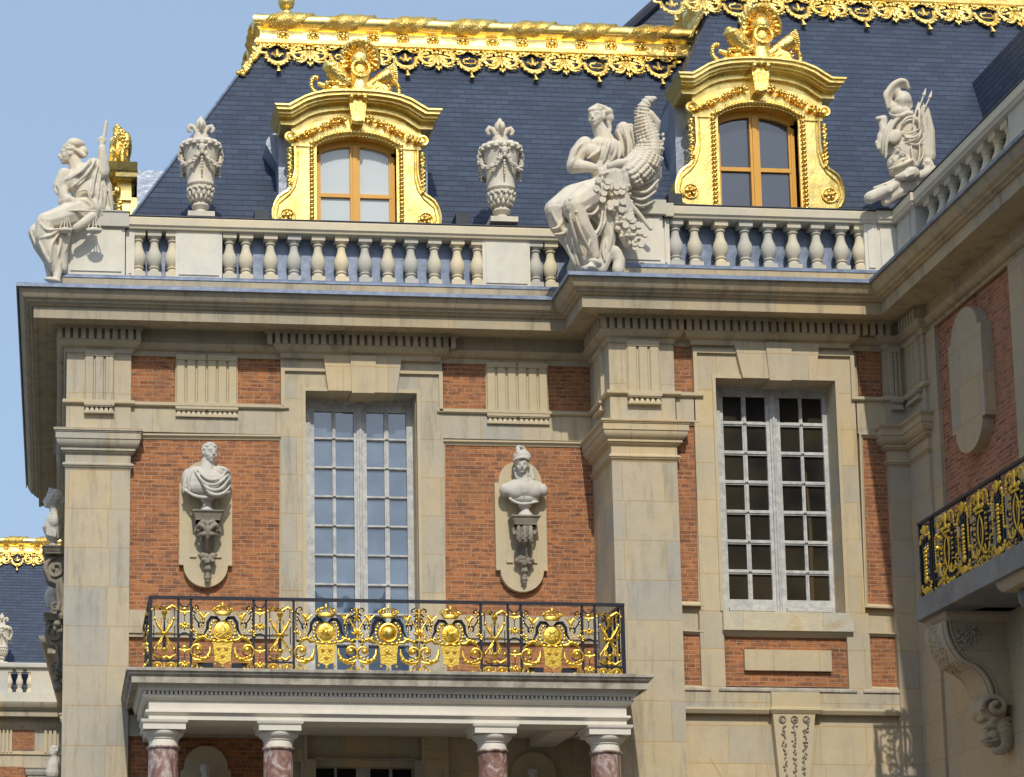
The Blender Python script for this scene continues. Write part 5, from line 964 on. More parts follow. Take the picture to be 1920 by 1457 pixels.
for sx,nm in ((xx(282),'l'),(xx(1168),'r')):       # short returns back to the wall
    b=MB(); yw=.0 if nm=='l' else W2; b.box(sx-.03,sx+.03,RY,yw,zr1-.03,zr1+.015)
    for k in range(1,5): y=RY+(yw-RY)*k/5; b.box(sx-.015,sx+.015,y-.015,y+.015,zr0,zr1)
    b.box(sx-.012,sx+.012,RY,yw,zr0+.155,zr0+.185); b.build('rail_return',IRON,RL,0)
    b=MB(); random.seed(2)
    for k in range(70): y=RY+random.random()*(yw-RY)*.95+.02; b.ell((sx+random.uniform(-.02,.02),y,zr0+random.random()*H_*.95),(.02,.035,.045),None,6,4)
    b.build('gilded_scrolls',GOLDR,RL,60)
def place(proto,cx,par):
    o=None
    for q in proto:
        c=q.copy(); COL.objects.link(c); c.parent=par; c.location=q.location+V((cx,0,0))
SP=lambda cx,cz,r0,r1,a0,a1,n=14,sg=1:[(sg*cx+sg*(r0+(r1-r0)*i/n)*math.cos(R(a0+(a1-a0)*i/n)),0,cz+(r0+(r1-r0)*i/n)*math.sin(R(a0+(a1-a0)*i/n))) for i in range(n+1)]
RT=lambda p:V((p.x,RY+p.y,zr0+p.z))
def torch_panel(cx,w):
    TT_=lambda p:RT(V((cx+p.x,p.y,p.z))); g=MB(TT_)
    for sg in (-1,1):
        g.tube([(sg*-.15,-.02,.36),(sg*.10,-.03,.72),(sg*.13,-.03,.80)],[.012,.024,.016],7); g.ell((sg*.145,-.03,.82),(.02,.02,.035)); g.ell((sg*-.15,-.02,.35),(.018,.018,.03))
        g.tube([(0,-.04,.60),(sg*.10,-.04,.585),(sg*.13,-.04,.60)],[.02,.016,.006],6)
        for k in range(2): g.tube([(sg*(.03+.03*k),-.03,.50-.03*k),(sg*(.07+.02*k),-.03,.43),(sg*(.04+.04*k),-.03,.39),(sg*(.07+.03*k),-.03,.34)],.010,5); g.tube([(sg*(.03+.02*k),-.03,.66),(sg*(.07),-.03,.73),(sg*(.04+.01*k),-.03,.77),(sg*(.06),-.03,.82)],.008,5)
        g.tube(SP(.10,.985,.045,.02,180,20,8,sg),.014,5); g.tube([(sg*.02,-.01,.97),(sg*.12,-.01,1.03),(sg*.2,-.01,.99)],[.012,.018,.012],5); g.ell((sg*.19,-.02,.96),(.022,.02,.022))
        g.tube([(sg*.02,-.01,.25),(sg*.08,-.01,.21),(sg*.13,-.01,.24),(sg*.18,-.01,.27)],[.012,.018,.016,.01],5)
        # two rosette rings at the bottom
        g.tube([(sg*.105+.075*math.cos(i*PI/7),-.01,.08+.062*math.sin(i*PI/7)) for i in range(15)],.014,5); g.tube(SP(.105,.08,.05,.02,0,260,8,sg),.012,5); g.ell((sg*.105,-.01,.08),(.022,.02,.04)); g.box(sg*.19,sg*.205,-.01,.01,.01,.15)
    g.lathe([(.01,.80),(.03,.82),(.02,.86),(.045,.90),(.05,.93),(.02,.95),(.03,1.0)],(0,-.02,0),8); g.lathe([(.01,.26),(.02,.29),(.05,.33),(.045,.36),(.015,.37)],(0,-.02,0),8); g.ell((0,-.05,.59),(.03,.03,.03)); g.ell((0,-.02,.22),(.04,.02,.02)); g.box(-.008,.008,-.01,.01,.01,.15)
    g.build('torch_trophy',GOLDR,RL,60)
    g=MB(TT_); g.tube([(0,0,.38),(0,0,.80)],[.024,.012],6)
    for sg in (-1,1):
        g.tube([(sg*v[0],0,v[1]) for v in ((.2,.86),(.2,.80),(.155,.80),(.155,1.0),(.11,1.04))],.008,4); g.tube([(sg*v[0],0,v[1]) for v in ((.21,.46),(.16,.46),(.16,.72),(.21,.72))],.008,4); g.tube([(sg*v[0],0,v[1]) for v in ((.21,.38),(.17,.38),(.17,.26),(.12,.2),(.03,.2))],.008,4); g.tube(SP(.045,.225,.035,.012,-90,200,8,sg),.011,5); g.tube(SP(.05,1.0,.035,.012,-90,200,8,sg),.011,5)
    g.build('torch_panel_iron',IRON,RL,60)
def narrow_panel(cx,w):
    TT_=lambda p:RT(V((cx+p.x,p.y,p.z))); g=MB(TT_); k=w*.42
    for z,t in ((.95,0),(.72,1),(.36,0),(.12,1)):
        if t:
            for a in range(-2,3): an=R(-90+a*36); g.ell((.05*math.cos(an)*1.2,-.01,z+.03+.055*math.sin(an)),(.018,.02,.05),Matrix.Rotation(-(an+PI/2),3,'Y'),6,5)
            g.ell((0,-.02,z+.03),(.03,.03,.03)); g.box(-k,k,-.01,.01,z+.02,z+.035)
        else:
            g.ell((0,-.01,z+.03),(.05,.03,.03)); g.tube([(-k,-.01,z-.005),(-k*.6,-.01,z-.02),(k*.6,-.01,z-.02),(k,-.01,z-.005)],.015,5); g.ell((0,-.01,z-.05),(.022,.02,.03))
    g.build('husk_drops',GOLDR,RL,60)
    g=MB(TT_); g.tube([(0,0,.90),(0,0,.78)],.008,4); g.tube([(0,0,.3),(0,0,.17)],.008,4)
    for cz,a0,a1,rr_ in ((1.1,180,360,.085),(.52,0,180,.09),(.42,180,360,.085),(-.03,0,180,.085)): g.tube([(x,0,z) for x,z in arc(0,cz,k*1.05,a0,a1,10,rr_)],.012,5)
    g.build('narrow_panel_iron',IRON,RL,60)
def medallion(cx,kind,ext=(1,1)):
    TT_=lambda p:RT(V((cx+p.x,p.y,p.z)))
    g=MB(TT_)   # crown
    g.lathe([(.095,.885),(.12,.89),(.125,.93),(.115,.94)],(0,-.04,0),14,.4)
    for a in range(5): x=(a-2)*.058; g.tube([(x,-.05,.93),(x*1.35,-.05,.975),(x*1.1,-.05,1.01),(x*.4,-.05,1.03)],[.016,.02,.014,.01],5); g.ell((x*1.3,-.06,.965),(.02,.02,.02),None,6,4)
    for sg in (-1,1): g.ell((sg*.125,-.04,.985),(.028,.02,.028))
    g.lathe([(.015,1.02),(.02,1.04),(.008,1.06),(.004,1.10)],(0,-.05,0),6); g.box(-.02,.02,-.055,-.045,1.065,1.075); g.build('crown',GOLDR,RL,60)
    g=MB(TT_)   # oval disc
    a=Matrix.Identity(3); 
    if kind=='globe': g.ell((0,-.03,.645),(.12,.075,.12),None,20,12); g.tube([(.135*math.cos(i*PI/12),-.05,.645+.14*math.sin(i*PI/12)) for i in range(25)],.024,7); g.ell((-.04,-.13,.66),(.02,.015,.025))
    else:
        g.lathe([(0.001,-.10),(.06,-.092),(.11,-.07),(.138,-.04),(.142,-.02),(.13,.0)][::-1],(0,0,0),28) if 0 else (g.ell((0,-.03,.645),(.140,.020,.146),None,26,12),g.tube([(.142*math.cos(i*PI/14),-.035,.645+.148*math.sin(i*PI/14)) for i in range(29)],.013,6))
        if kind=='sun':
            for i in range(20): an=2*PI*i/20; g.tube([(.035*math.cos(an),-.052,.645+.035*math.sin(an)),(.125*math.cos(an),-.040,.645+.128*math.sin(an))],[.011,.003] if i%2 else [.009,.006],5)
            g.ell((0,-.052,.645),(.036,.02,.04))
        elif kind=='cypher':
            for sg in (-1,1): g.tube([(sg*x,-.054+.5*(x*x+(z-.645)**2),z) for x,z in ((.05,.76),(.02,.765),(.0,.74),(.03,.68),(.06,.61),(.1,.58),(.11,.61),(.08,.63),(.02,.60),(-.05,.545),(-.09,.565))],.007,5)
        else:
            for sg in (-1,1): g.tube([(sg*x,-.054+.5*(x*x+(z-.645)**2),z) for x,z in ((-.08,.6),(-.02,.57),(.05,.61),(.03,.68),(-.04,.7),(-.06,.74))],.008,5)
    g.build('medallion',GOLDR,RL,50)
    g=MB(TT_)   # laurel ring and ribbon
    for i in range(22):
        an=R(-80+360*i/22+ (0)); 
        if 62<(math.degrees(an)%360)<118: continue
        g.ell((.195*math.cos(an),-.02+.01*(i%2),.645+.20*math.sin(an)),(.028,.025,.028) if i%2 else (.02,.02,.034),Matrix.Rotation(-an,3,'Y'),6,5)
    for sg in (-1,1): g.ell((sg*.06,-.04,.475),(.05,.03,.025)); g.ell((sg*.13,-.04,.485),(.04,.03,.025))
    g.build('laurel_ring',GOLDR,RL,60)
    g=MB(TT_)   # hanging banner with three lilies
    top=[(-.155,.462),(-.05,.452),(.05,.452),(.155,.462)]; g.prism([(-.16,.465),(-.145,.43),(-.128,.30),(-.125,.19),(-.118,.165),(-.06,.155),(0,.118),(.06,.155),(.118,.165),(.125,.19),(.128,.30),(.145,.43),(.16,.465),(.05,.455),(-.05,.455)],-.05,-.03)
    for x in (-.12,0,.12): g.lathe([(.01,.125-(.03 if x==0 else 0)),(.024,.10-(.03 if x==0 else 0)),(.016,.085-(.03 if x==0 else 0))],(x,-.04,.02),7)
    g.build('banner',GOLDR,RL,40)
    g=MB(TT_)
    for x,z in ((-.055,.36),(.055,.36),(0,.24)) if kind!='globe' else ():
        g.ell((x,-.055,z+.008),(.010,.01,.036),None,6,5); g.box(x-.026,x+.026,-.06,-.05,z-.014,z-.006)
        for s_ in (-1,1): g.tube([(x+s_*.008,-.055,z-.03),(x+s_*.012,-.055,z+.0),(x+s_*.028,-.055,z+.016),(x+s_*.034,-.055,z+.002)],[.006,.009,.009,.004],5)
    if kind=='globe':
        for an in (35,90,145,-35,-145): g.tube([(0,-.055,.33),(.07*math.cos(R(an)),-.055,.33+.05*math.sin(R(an)))],.009,5)
    g.build('banner_lilies',LILY,RL,40)
    for sg,ex in ((-1,ext[0]),(1,ext[1])):
        g=MB(TT_)   # acanthus scroll and stems of one side
        g.tube([(sg*x,-.02,z) for x,z in ((.19,.40),(.19,.32),(.23,.23),(.33,.18),(.43,.19),(.46,.22))],[.010,.022,.036,.038,.022,.010],8,.6)
        for k in range(5): g.ell((sg*(.22+.05*k),-.045,.235-.03*math.sin(k)),(.045,.02,.018),Matrix.Rotation(sg*-.5,3,'Y'),6,4)
        g.tube([(p.x,-.02,p.z) for p in [V(q) for q in SP(.375,.345,.13,.035,-70,230,16,sg)]],[.010+.014*math.sin(PI*i/16) for i in range(17)],7,.8); g.ell((sg*.375,-.05,.35),(.045,.04,.05)); 
        g.tube([(sg*x,-.03,z) for x,z in ((.17,.50),(.24,.50),(.27,.545),(.33,.54),(.40,.49),(.44,.455))],[.016,.034,.038,.028,.018,.008],8,.7)
        for k in range(4): g.ell((sg*(.25+.05*k),-.05,.56-.015*k),(.022,.02,.035),Matrix.Rotation(sg*.7,3,'Y'),6,4)
        for k in range(4): g.ell((sg*(.31+.02*math.sin(k*2)),-.03,.60+.035*k),(.014,.014,.018),None,6,4)
        g.tube([(p.x,-.01,p.z) for p in [V(q) for q in SP(.435,.085,.06,.03,90,400,10,sg)]],.02,6)
        g.tube([(sg*x,-.02,z) for x,z in ((.29,.80),(.31,.87),(.345,.93))],[.018,.03,.015],6)
        for an in (60,100,140,20): g.tube([(sg*.27,-.02,.875),(sg*(.27+.08*math.cos(R(an))),-.03,.875+.075*math.sin(R(an)))],[.016,.005],5)
        g.ell((sg*.285,-.02,.79),(.02,.02,.02)); g.tube([(sg*x,-.02,z) for x,z in ((.285,.79),(.30,.845),(.26,.88))],[.018,.026,.016],6)
        for k in range(7): t_=k/6; g.ell((sg*(.455-.02*t_),-.015,.66+.36*t_+.0*k),(.018,.018,.024 if k%2 else .014),None,6,4)
        for k in range(6): g.ell((sg*(.40-.02*k+.0),-.015,1.0-.045*k if k<3 else .93-.05*k+.05),(.014,.014,.02),None,6,4)
        for an in (-30,10,50,90,130): g.ell((sg*.445+.05*math.cos(R(an)),-.02,.60+.05*math.sin(R(an))),(.015,.015,.035),Matrix.Rotation(-R(an)+PI/2,3,'Y'),6,4)
        g.build('acanthus_scroll',GOLDR,RL,60)
        MB(TT_).ell((sg*.33,-.08,.035),(.055,.055,.035),None,12,6).build('foot_ball',GOLDR,RL,60)
    g=MB(TT_)
    for sg in (-1,1):
        g.tube([(sg*x,.01,z) for x,z in ((.03,.80),(.09,.855),(.17,.86),(.225,.78),(.235,.68),(.28,.60))],[.014,.028,.03,.026,.02,.012],6); g.tube([(sg*x,.01,z) for x,z in ((.04,.82),(.09,.79),(.06,.775))],.016,5)
        g.tube(SP(.32,.745,.055,.015,-60,300,12,sg),[.015]*12+[.01],6); g.tube([(sg*x,.0,z) for x,z in ((.28,.60),(.285,.52))],.010,5); g.tube([(sg*x,.0,z) for x,z in ((.37,.77),(.42,.84),(.445,.9))],.012,5)
        g.tube(SP(.40,.995,.075,.02,-90,230,14,sg),.012,5); g.tube([(sg*x,0,z) for x,z in ((.47,.98),(.46,.75),(.46,.5))],.008,4); g.tube(SP(.40,.35,.10,.05,200,400,10,sg),.010,5); g.tube([(sg*.45,0,.52),(sg*.42,0,.50),(sg*.40,0,.44)],.018,5)
    g.tube([(0,.01,.12),(0,.01,0)],.014,5); g.box(-.42,-.14,.005,.02,.075,.15) if kind in('cypher','spiral') else None; g.box(.14,.42,.005,.02,.075,.15) if kind in('cypher','spiral') else None
    g.box(-.16,.16,.005,.02,.13,.44) if 0 else None
    g.build('medallion_iron',IRON,RL,60)
for a,b_ in ((282,334),(499,550.6),(902,952.5),(1115.6,1168)): torch_panel((xx(a)+xx(b_))/2,xx(b_)-xx(a))
for a,b_ in ((334,358),(475.6,499),(952.5,977),(1092,1115.6)): narrow_panel((xx(a)+xx(b_))/2,xx(b_)-xx(a))
for px,k in ((417,'cypher'),(611,'sun'),(727.5,'globe'),(844,'sun'),(1034.5,'spiral')): medallion(xx(px),k)
for px in (669,786): 
    cx=xx(px); g=MB(lambda p:RT(V((cx+p.x,p.y,p.z)))); 
    for an in (30,60,90,120,150): g.ell((.06*math.cos(R(an)),-.03,.60+.07*math.sin(R(an))),(.016,.02,.055),Matrix.Rotation(-R(an)+PI/2,3,'Y'),6,5)
    g.box(-.05,.05,-.04,-.01,.53,.56); g.lathe([(.015,.84),(.035,.87),(.02,.93),(.03,.98),(.025,1.03)],(0,-.02,0),8); g.tube([(-.03,-.02,.70),(-.12,-.02,.86)],[.02,.014],6); g.tube([(.03,-.02,.70),(.12,-.02,.86)],[.02,.014],6); g.ell((-.03,-.02,.68),(.025,.025,.025)); g.ell((.03,-.02,.68),(.025,.025,.025)); g.build('leaf_crown',GOLDR,RL,60)
# ================================================= WING BALCONY
WB=thing('wing_balcony',(13.5,-6,6.4),'grey veined stone balcony on the right wing with carved scroll corbel and lion mask','balcony')
sx=12.88; zb_=6.67; zt_=6.99
MB().sweep([(XW+.1,-3.68),(sx+.12,-3.68),(sx,-3.8),(sx,-16)],[(-1.2,zb_),(-.0,zb_),(.0,zt_),(-1.2,zt_)]).build('balcony_slab',SLABM,WB,0)
b=MB(); b.sweep([(XW+.1,-3.82),(sx+.16,-3.82),(sx+.16,-4.58),(XW+.1,-4.58)],[(-.2,zb_-.0),(.04,zb_),(.04,zb_-.05),(.02,zb_-.08),(-.02,zb_-.14),(-.2,zb_-.14)]); b.build('corbel_cap',SHADEST,WB,30)
def corbel(yc):
    YY=yc-.66; pts=[(X(1640+a/2.44,860+c/2.44,YY),Z(1640+a/2.44,860+c/2.44,YY)) for a,c in [(306,745),(308,780),(316,820),(330,855),(350,890),(378,925),(405,940),(440,955),(475,985),(500,1020),(515,1060),(524,1110)]]
    ou=pts+[(XW+.05,pts[-1][1]-.05),(XW+.05,zb_-.1)]; m_=MB().prism(ou,YY,yc).build('corbel',SHADEST,WB,30)
    g=MB(); g.tube([(x+.05,YY-.02,z+.02) for x,z in pts],.035,7); g.tube([(x+.12,YY-.015,z+.05) for x,z in pts],.02,6); g.tube([(x+.02,YY+.1,z) for x,z in pts],.03,6); g.tube([(x+.02,yc-.06,z) for x,z in pts],.03,6); g.build('corbel_edge',SHADEST,m_,60)
    g=MB(); random.seed(31)
    for k in range(170):   # carved foliage on the cheek and on the curved front
        x=random.uniform(13.15,13.8); z=random.uniform(5.65,6.4)
        if z<6.4-.9*(x-13.15)*.0-.85*max(0,(13.62-x)) *1.2: continue
        g.tube([(x,YY-.01,z),(x+random.uniform(-.06,.06),YY-.03,z+random.uniform(-.02,.05)),(x+random.uniform(-.09,.09),YY-.01,z+random.uniform(-.08,.08))],[.006,.018,.006],5)
    for k in range(150):
        i=random.randrange(0,7); t_=random.random(); x=pts[i][0]*(1-t_)+pts[i+1][0]*t_; z=pts[i][1]*(1-t_)+pts[i+1][1]*t_; g.ell((x+.005,random.uniform(YY+.14,yc-.1),z),(.022,.03,.03),Matrix.Rotation(k,3,'Y'),6,4)
    g.build('carved_foliage',SHADEST,m_,60)
    vx,vz=X(1870,1325,YY),Z(1870,1325,YY); g=MB()
    g.tube([(vx-.05+(.20-.0085*i)*math.cos(PI-i*.42+.3),YY-.02-.004*i,vz+(.17-.007*i)*math.sin(PI-i*.42+.3)) for i in range(22)],[.045]*21+[.02],8)
    vs=[]; g2=MB(lambda p:V((vx-.05+p.x,YY+p.z,vz+p.y))); g2.lathe([(.0,-.0),(.16,.0),(.21,.03),(.21,.10),(.17,.16),(.17,.24),(.21,.3),(.21,.4),(.16,.55),(0.01,.6)],(0,0,0),20); g.v+=[]; o=len(g.v); g.v+=g2.v; g.f+=[tuple(i+o for i in q) for q in g2.f]
    g.build('volute',SHADEST,WB,50)
    # lion mask looking out to the left, traced at 3.864x
    f=Fig(1780,1080,3.864,YY+.12)
    f.e(300,1090,10,62,52,70); f.e(345,1150,20,75,80,80); f.e(285,1160,0,60,40,52); f.e(258,1178,0,34,28,46); f.e(238,1188,0,17,16,24); f.e(295,1222,10,48,20,42); f.e(330,1225,20,60,30,50); f.e(262,1205,0,18,10,30)
    f.cv([(236,1105,-38),(262,1095,-58),(300,1092,-62),(330,1105,-55)],13,5); f.e(276,1112,-52,13,8,8); f.cv([(245,1200,-40),(290,1196,-58),(330,1190,-66),(362,1180,-62)],9,5); f.e(320,1150,-50,36,32,30)
    for a in ([(350,1080,-40),(380,1045,-40),(425,1035,-20),(455,1050,0)],[(355,1105,-50),(400,1075,-50),(440,1090,-20),(430,1120,-20)],[(370,1130,-60),(410,1110,-50),(450,1130,-20),(465,1115,0)],[(375,1160,-60),(420,1150,-50),(460,1165,-20)],[(380,1190,-60),(420,1190,-50),(465,1185,-10)],[(375,1215,-60),(415,1225,-50),(455,1215,-10)],[(360,1235,-60),(395,1255,-50),(435,1250,-20)],[(335,1245,-50),(365,1275,-40),(405,1280,-20)],[(310,1245,-30),(335,1270,-30),(370,1285,-10)],[(235,1045,-20),(255,1015,-30),(290,1025,-40),(320,1050,-40)],[(300,1060,-50),(330,1030,-50),(365,1035,-30)],[(230,1060,0),(222,1035,0),(240,1005,0)]): f.cv(a,24,7)
    f.c((400,1080,60,70),(410,1160,60,90),(390,1230,60,60),n=12)
    clay(f.m,'lion_mask',SHADEST,WB,.0115,1)
corbel(-3.88)
g=MB(); 
for k,(r_,l) in enumerate(((.17,.10),(.2,.12),(.16,.1),(.19,.2))): g.v+=[]
g=MB(lambda p:V((13.35+p.y,-6.85-p.z,6.42+p.x))); g.lathe([(.05,-.16),(.17,-.16),(.2,-.1),(.2,.0),(.16,.04),(.16,.1),(.21,.13),(.21,.5),(.1,.6)],(0,0,0),22); g.build('volute',SLABM,WB,50)
b=MB(); b.sweep([(XW+.1,-6.5),(sx+.1,-6.5),(sx+.1,-8.4)],[(-.6,zb_),(.02,zb_),(.0,zb_-.08),(-.05,zb_-.14),(-.6,zb_-.14)]); b.build('corbel_cap',SHADEST,WB,30)
MB().box(XW-.02,XW+.1,-16,-5.6,zl,zb_-.6).build('wing_pier',SHADEST,WB,0)
WR=thing('balcony_railing',(12.97,-3.9,zt_),'black iron railing with gilded rope frames on the shaded wing balcony','railing')
rz0,rz1=7.02,8.16; T2=TW(sx+.09,-3.88)
b=MB(T2); b.box(-.03,12,-.03,.03,rz1-.03,rz1+.01); b.box(0,12,-.012,.012,rz0+.14,rz0+.17); b.box(-.02,.02,-.02,.02,zt_,rz1)
for x in (.42,.50,1.62,1.70,2.82,2.9,4.02,4.1,5.2): b.box(x-.015,x+.015,-.015,.015,zt_,rz1)
b.build('rail_frame',IRON,WR,0)
b=MB(); b.box(sx+.09,XW+.1,-3.91,-3.85,rz1-.03,rz1+.01); b.box(sx+.09,XW+.1,-3.89,-3.87,rz0+.14,rz0+.17)
for k in range(1,4): b.box(sx+.09+.22*k,sx+.11+.22*k,-3.89,-3.87,zt_,rz1)
b.build('rail_return',IRON,WR,0)
def rope(b,pts,r=.023):
    for i in range(len(pts)-1):
        a=V((pts[i][0],-.03,pts[i][1])); c=V((pts[i+1][0],-.03,pts[i+1][1])); n=max(1,int((c-a).length/.042))
        for k in range(n): b.ell(a.lerp(c,(k+.5)/n),(r,r,r*.95),None,7,5)
def wpanel(x0,T,par,m):
    g=MB(lambda p:T(V((x0+p.x,p.y*.5-.02,rz0+p.z))))
    for sg in (-1,1):
        rope(g,[(sg*.30,.78),(sg*.42,.78),(sg*.42,.34),(sg*.30,.34)])
        rope(g,[(sg*.30,.34),(sg*.28,.22)]+[(sg*(.17-.0)+sg*.11*math.cos(R(a)),.22+.09*math.sin(R(a))) for a in range(0,-200,-25)])
        rope(g,[(sg*.30,.78),(sg*.29,.92)]+[(sg*.18+sg*.11*math.cos(R(a)),.93+.10*math.sin(R(a))) for a in range(0,200,25)])
        g.tube([(sg*x,-.03,z) for x,z in ((.0,.2),(.07,.35),(.09,.5),(.06,.62),(.0,.72))],[.014,.018,.02,.018,.014],6)
        for k in range(6): g.ell((sg*.2,-.03,.32+.075*k),(.045,.02,.015),None,7,5)
        g.ell((sg*.12,-.04,.82),(.06,.04,.04)); g.tube([(p.x,-.03,p.z) for p in [V(q) for q in SP(.10,.96,.07,.02,-60,240,10,sg)]],.02,6); g.tube([(p.x,-.03,p.z) for p in [V(q) for q in SP(.09,.20,.07,.02,60,-240,10,sg)]],.02,6)
    g.box(-.12,.12,-.05,-.02,.735,.775); g.lathe([(.03,.80),(.05,.84),(.02,.90),(.05,.96),(.03,1.04)],(0,-.04,0),8)
    random.seed(int(x0*10))
    for k in range(30):
        x,z=random.uniform(-.5,.5),random.choice((random.uniform(.0,.2),random.uniform(.2,.95),random.uniform(.9,1.05))); a0=random.uniform(0,360); r=random.uniform(.03,.05)
        g.tube([(x+(r-.003*i)*math.cos(R(a0+40*i)),-.02,z+(r-.003*i)*math.sin(R(a0+40*i))) for i in range(8)],[.012]*6+[.014,.006],5,.6)
    g.build('rope_frame',m,par,60)
    g=MB(lambda p:T(V((x0+p.x,p.y,rz0+p.z)))); g.ell((0,0,.5),(.19,.012,.36),None,20,8) if 0 else None
    g.tube([(.16*math.cos(a*PI/10),0,.52+.36*math.sin(a*PI/10)) for a in range(21)],.03,6); g.tube([(0,0,.05),(0,0,1.0)],.03,6); g.tube([(-.42,0,.08),(.42,0,.1)],.02,5)
    for sg in (-1,1):
        for k in range(5): g.tube([(sg*.14,0,.25+.13*k),(sg*.30,0,.28+.13*k)],.022,5)
    for k in range(7):
        for sg in (-1,1): x,z=sg*(.15+.06*(k%4)),.1+.14*k; g.tube([(x+.055*math.cos(R(50*i)),.01,z+.055*math.sin(R(50*i))) for i in range(7)],.016,5)
    g.build('panel_iron',IRON,par,60)
def wbal(x0,T,par,m,mi=IRON):
    g=MB(lambda p:T(V((x0+p.x,p.y*.6-.01,rz0+p.z))))
    for z,r in ((.30,.05),(.35,.045),(.40,.04),(.46,.045),(.52,.04),(.58,.045),(.64,.05),(.70,.035)): g.ell((0,-.03,z),(r,r,.028),None,9,6)
    g.ell((0,-.03,.22),(.06,.05,.06)); g.ell((0,-.04,.97),(.07,.03,.09)); g.ell((0,-.04,.06),(.07,.03,.06))
    for sg in (-1,1):
        for k in range(4): g.ell((sg*(.07+.035*k),-.03,.98-.02*k*k+.03*(k%2)),(.035,.025,.045),Matrix.Rotation(sg*k,3,'Y'),6,5); g.ell((sg*(.07+.035*k),-.03,.05+.01*k*k),(.035,.025,.04),Matrix.Rotation(sg*k,3,'Y'),6,5)
    g.build('gilded_baluster',m,par,60); g=MB(lambda p:T(V((x0+p.x,p.y,rz0+p.z))))
    for sg in (-1,1): g.tube([(sg*.11,0,.14),(sg*.12,0,.85)],.025,5); g.tube([(sg*.12,0,.85),(sg*.05,0,.88),(0,0,.8)],.025,5); g.tube([(sg*.12,0,.14),(sg*.06,0,.12),(0,0,.18)],.025,5)
    g.build('baluster_iron',mi,par,60)
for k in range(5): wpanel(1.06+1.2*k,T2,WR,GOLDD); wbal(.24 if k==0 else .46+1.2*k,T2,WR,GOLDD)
g=MB(lambda p:T2(V((p.x,p.y,rz0+p.z)))); random.seed(8)
for k in range(60): x=.5+random.random()*2.6; g.ell((x,-.02,.06+.04*math.sin(x*9)),(.04,.02,.02),Matrix.Rotation(k,3,'Y'),6,4)
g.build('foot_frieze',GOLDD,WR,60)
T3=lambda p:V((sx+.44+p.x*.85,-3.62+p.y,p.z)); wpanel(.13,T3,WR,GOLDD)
# ================================================= FAR LEFT: SIDE PAVILION AND FAR COURT FRONT
SB=thing('side_pavilion',(2,33,-2.9),'stone pavilion corner with deep cornice behind the scroll brackets','building')
zs=ZS-12.2; pa=[(.75,42.3),(.20,30.3),(6,30.3)]
MB().sweep(pa,cp).build('cornice',CORN,SB,25); MB().sweep(pa,[(-.35,ZS),(.10,ZS),(.165,ZD0),(.07,ZD0-.105),(.02,ZBM),(-.35,ZBM)]).build('bed_moulding',CORN,SB,25)
MB().prz([(.20,30.3),(6,30.3),(6,42.3),(.75,42.3)],zl,ZS).build('stone_wall',STONE,SB,0)
pr=[(o,zo(py,max(o,0),122-o*115)) for py,o in CP]; MB().sweep([(.75,42),(.19,30.29),(6,30.29)],pr).build('capital',STONE,SB,30)
FB=thing('court_front',(-6,45,-2.9),'far brick and stone front with slate roof and gilded ridge at the left edge','building')
FY=42.5; fp=[(-12,FY),(1.5,FY)]
MB().box(-12,1.5,FY,FY+3,zl,ZS).build('stone_wall',OLDST,FB,0)
MB().sweep(fp,cp).build('cornice',CORN,FB,25); MB().sweep(fp,[(-.35,ZS),(.10,ZS),(.165,ZD0),(.07,ZD0-.105),(.02,ZBM),(-.35,ZBM)]).build('bed_moulding',CORN,FB,25)
MB().sweep(fp,[(-.1,zt0),(.06,zt0),(.06,zt1),(-.1,zt1)]).build('taenia',TRIM,FB,0)
rx(MB(),22,1366,65,1406,FY-.03,FY+.1).build('brick_panel',BRICK,FB,0); rx(MB(),-60,1437,50,1600,FY-.03,FY+.1).build('brick_panel',BRICK,FB,0)
b=MB(); 
for k in range(4): a=X(-2+7*k,1385,FY); b.box(a,a+.07,FY-.09,FY,zt0,ZBM)
b.build('triglyph',TRIM,FB,0)
b=MB(); a=X(83,1385,FY); 
for k in range(3): b.box(a+.16*k,a+.16*k+.1,FY-.09,FY,zt0,ZBM)
b.build('triglyph',TRIM,FB,0)
cap([(X(56,1440,FY),FY+.1),(X(56,1440,FY),FY-.02),(1,FY-.02)],FB,OLDST)
b=MB().sweep(fp,[(-.4,ZRb),(.085,ZRb+.03),(.115,ZRb+.055),(.115,ZRt-.03),(.10,ZRt),(-.4,ZRt)]).build('balustrade',BALM,FB,25)
MB().sweep(fp,[(-.35,ZB0-.6),(.15,ZB0-.6),(.15,ZP+.05),(-.35,ZP+.05)]).build('plinth',BALM,b,0)
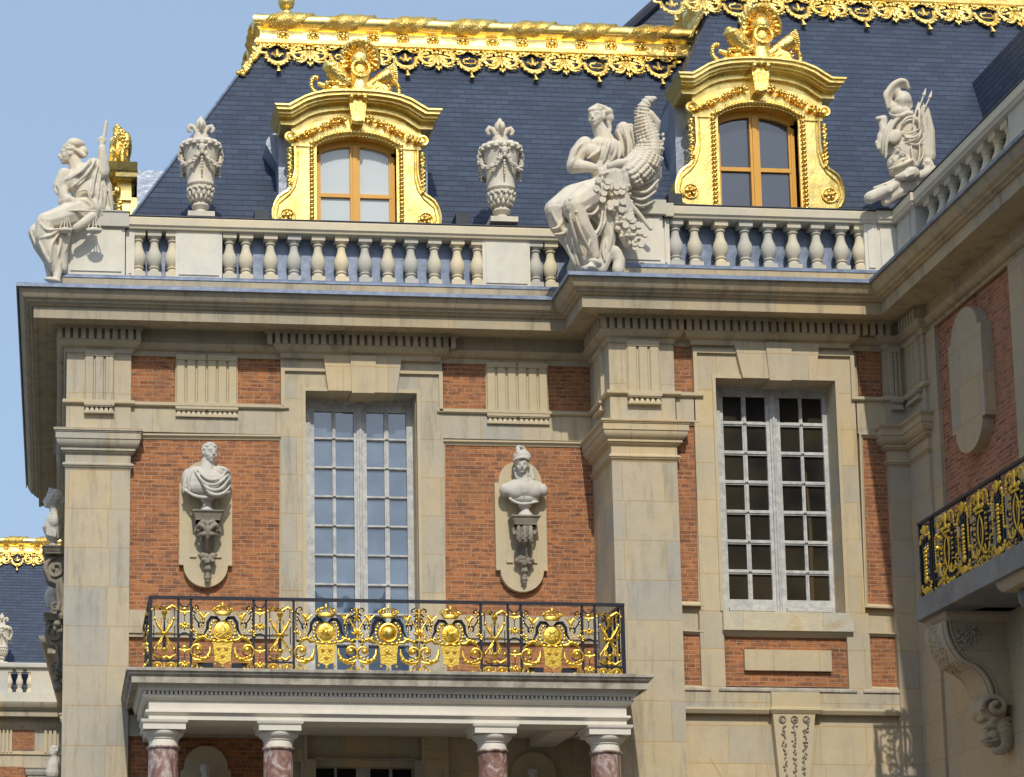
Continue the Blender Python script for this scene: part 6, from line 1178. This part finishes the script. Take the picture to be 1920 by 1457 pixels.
MB().box(-12,X(15,1277,FY),FY+.02,FY+.4,ZB0-.1,ZRb).build('pedestal',BALM,b,0); MB().box(X(58,1277,FY),1.4,FY+.02,FY+.4,ZB0-.1,ZRb).build('pedestal',BALM,b,0)
for px in (17,36.5,56): baluster(b,(X(px,1277,FY),FY+.14,ZB0))
FZ=FY; y0,y1=FZ+YR(zg),FZ+YR(ZR+.3)
r_=quad('roof',[(-14,y0,zg),(4,y0,zg),(4,y1,ZR+.3),(-14,y1,ZR+.3)],SLX,FB)
r_=ridge([(-14,FZ+3.6),(3.6,FZ+3.6)],ZR-.12,FB)
lace(lambda p:V((p.x,FZ+YR(p.z)-.05+p.y,p.z)),[X(33,1020,FZ+3.4)+.61*k for k in range(-4,4)],r_,ZR-.12)
t=urn(2,1247,1150,FY+.18,'stone urn on the far balustrade at the left edge')
t['group']='stone urns on the balustrade pedestals'
f=Fig(75,1400,3.,FY-.9); q,c,r=f.face(80,30,0,30,50,0,0); f.curls(q,c,r,60,3,-.1,-.2,.25); f.c((78,60,0,20),(75,100,0,36),(70,150,0,40)); t=thing('portrait_bust',f.p(75,150,0),'small grey bust on the far court wall at the left edge','bust'); clay(f.m,'bust_figure',BUSTM,t,.03,1)
# court front opposite, behind the viewer: only its mirror image shows in the panes
OP=thing('opposite_front',(0,-62,-2.9),'slate roofed palace front seen only as a dark reflection in the tall window','building')
MB().box(-45,60,-68,-62,zl,13).build('stone_wall',STONE,OP,0); MB().add([(-45,-62,13),(60,-62,13),(60,-65,19.6),(-45,-65,19.6),(-45,-69,13),(60,-69,13)],[(0,1,2,3),(3,2,5,4),(0,3,4),(1,5,2)]).build('roof',SLX,OP,0)
for x,w,h in ((-3.5,2.2,20.5),(4.2,2.8,19.5),(11.6,1.6,22.6),(13.4,1.0,21.6),(15.2,1.5,22.2),(19,3,20),(27,4,22),(36,4,21)): MB().add([(x-w,-63,17),(x+w,-63,17),(x+w,-67,17),(x-w,-67,17),(x-.15,-65,h),(x+.25,-65,h)],[(0,1,5,4),(2,3,4,5),(1,2,5),(3,0,4),(0,3,2,1)]).build('roof_gable',SLX,OP,0)
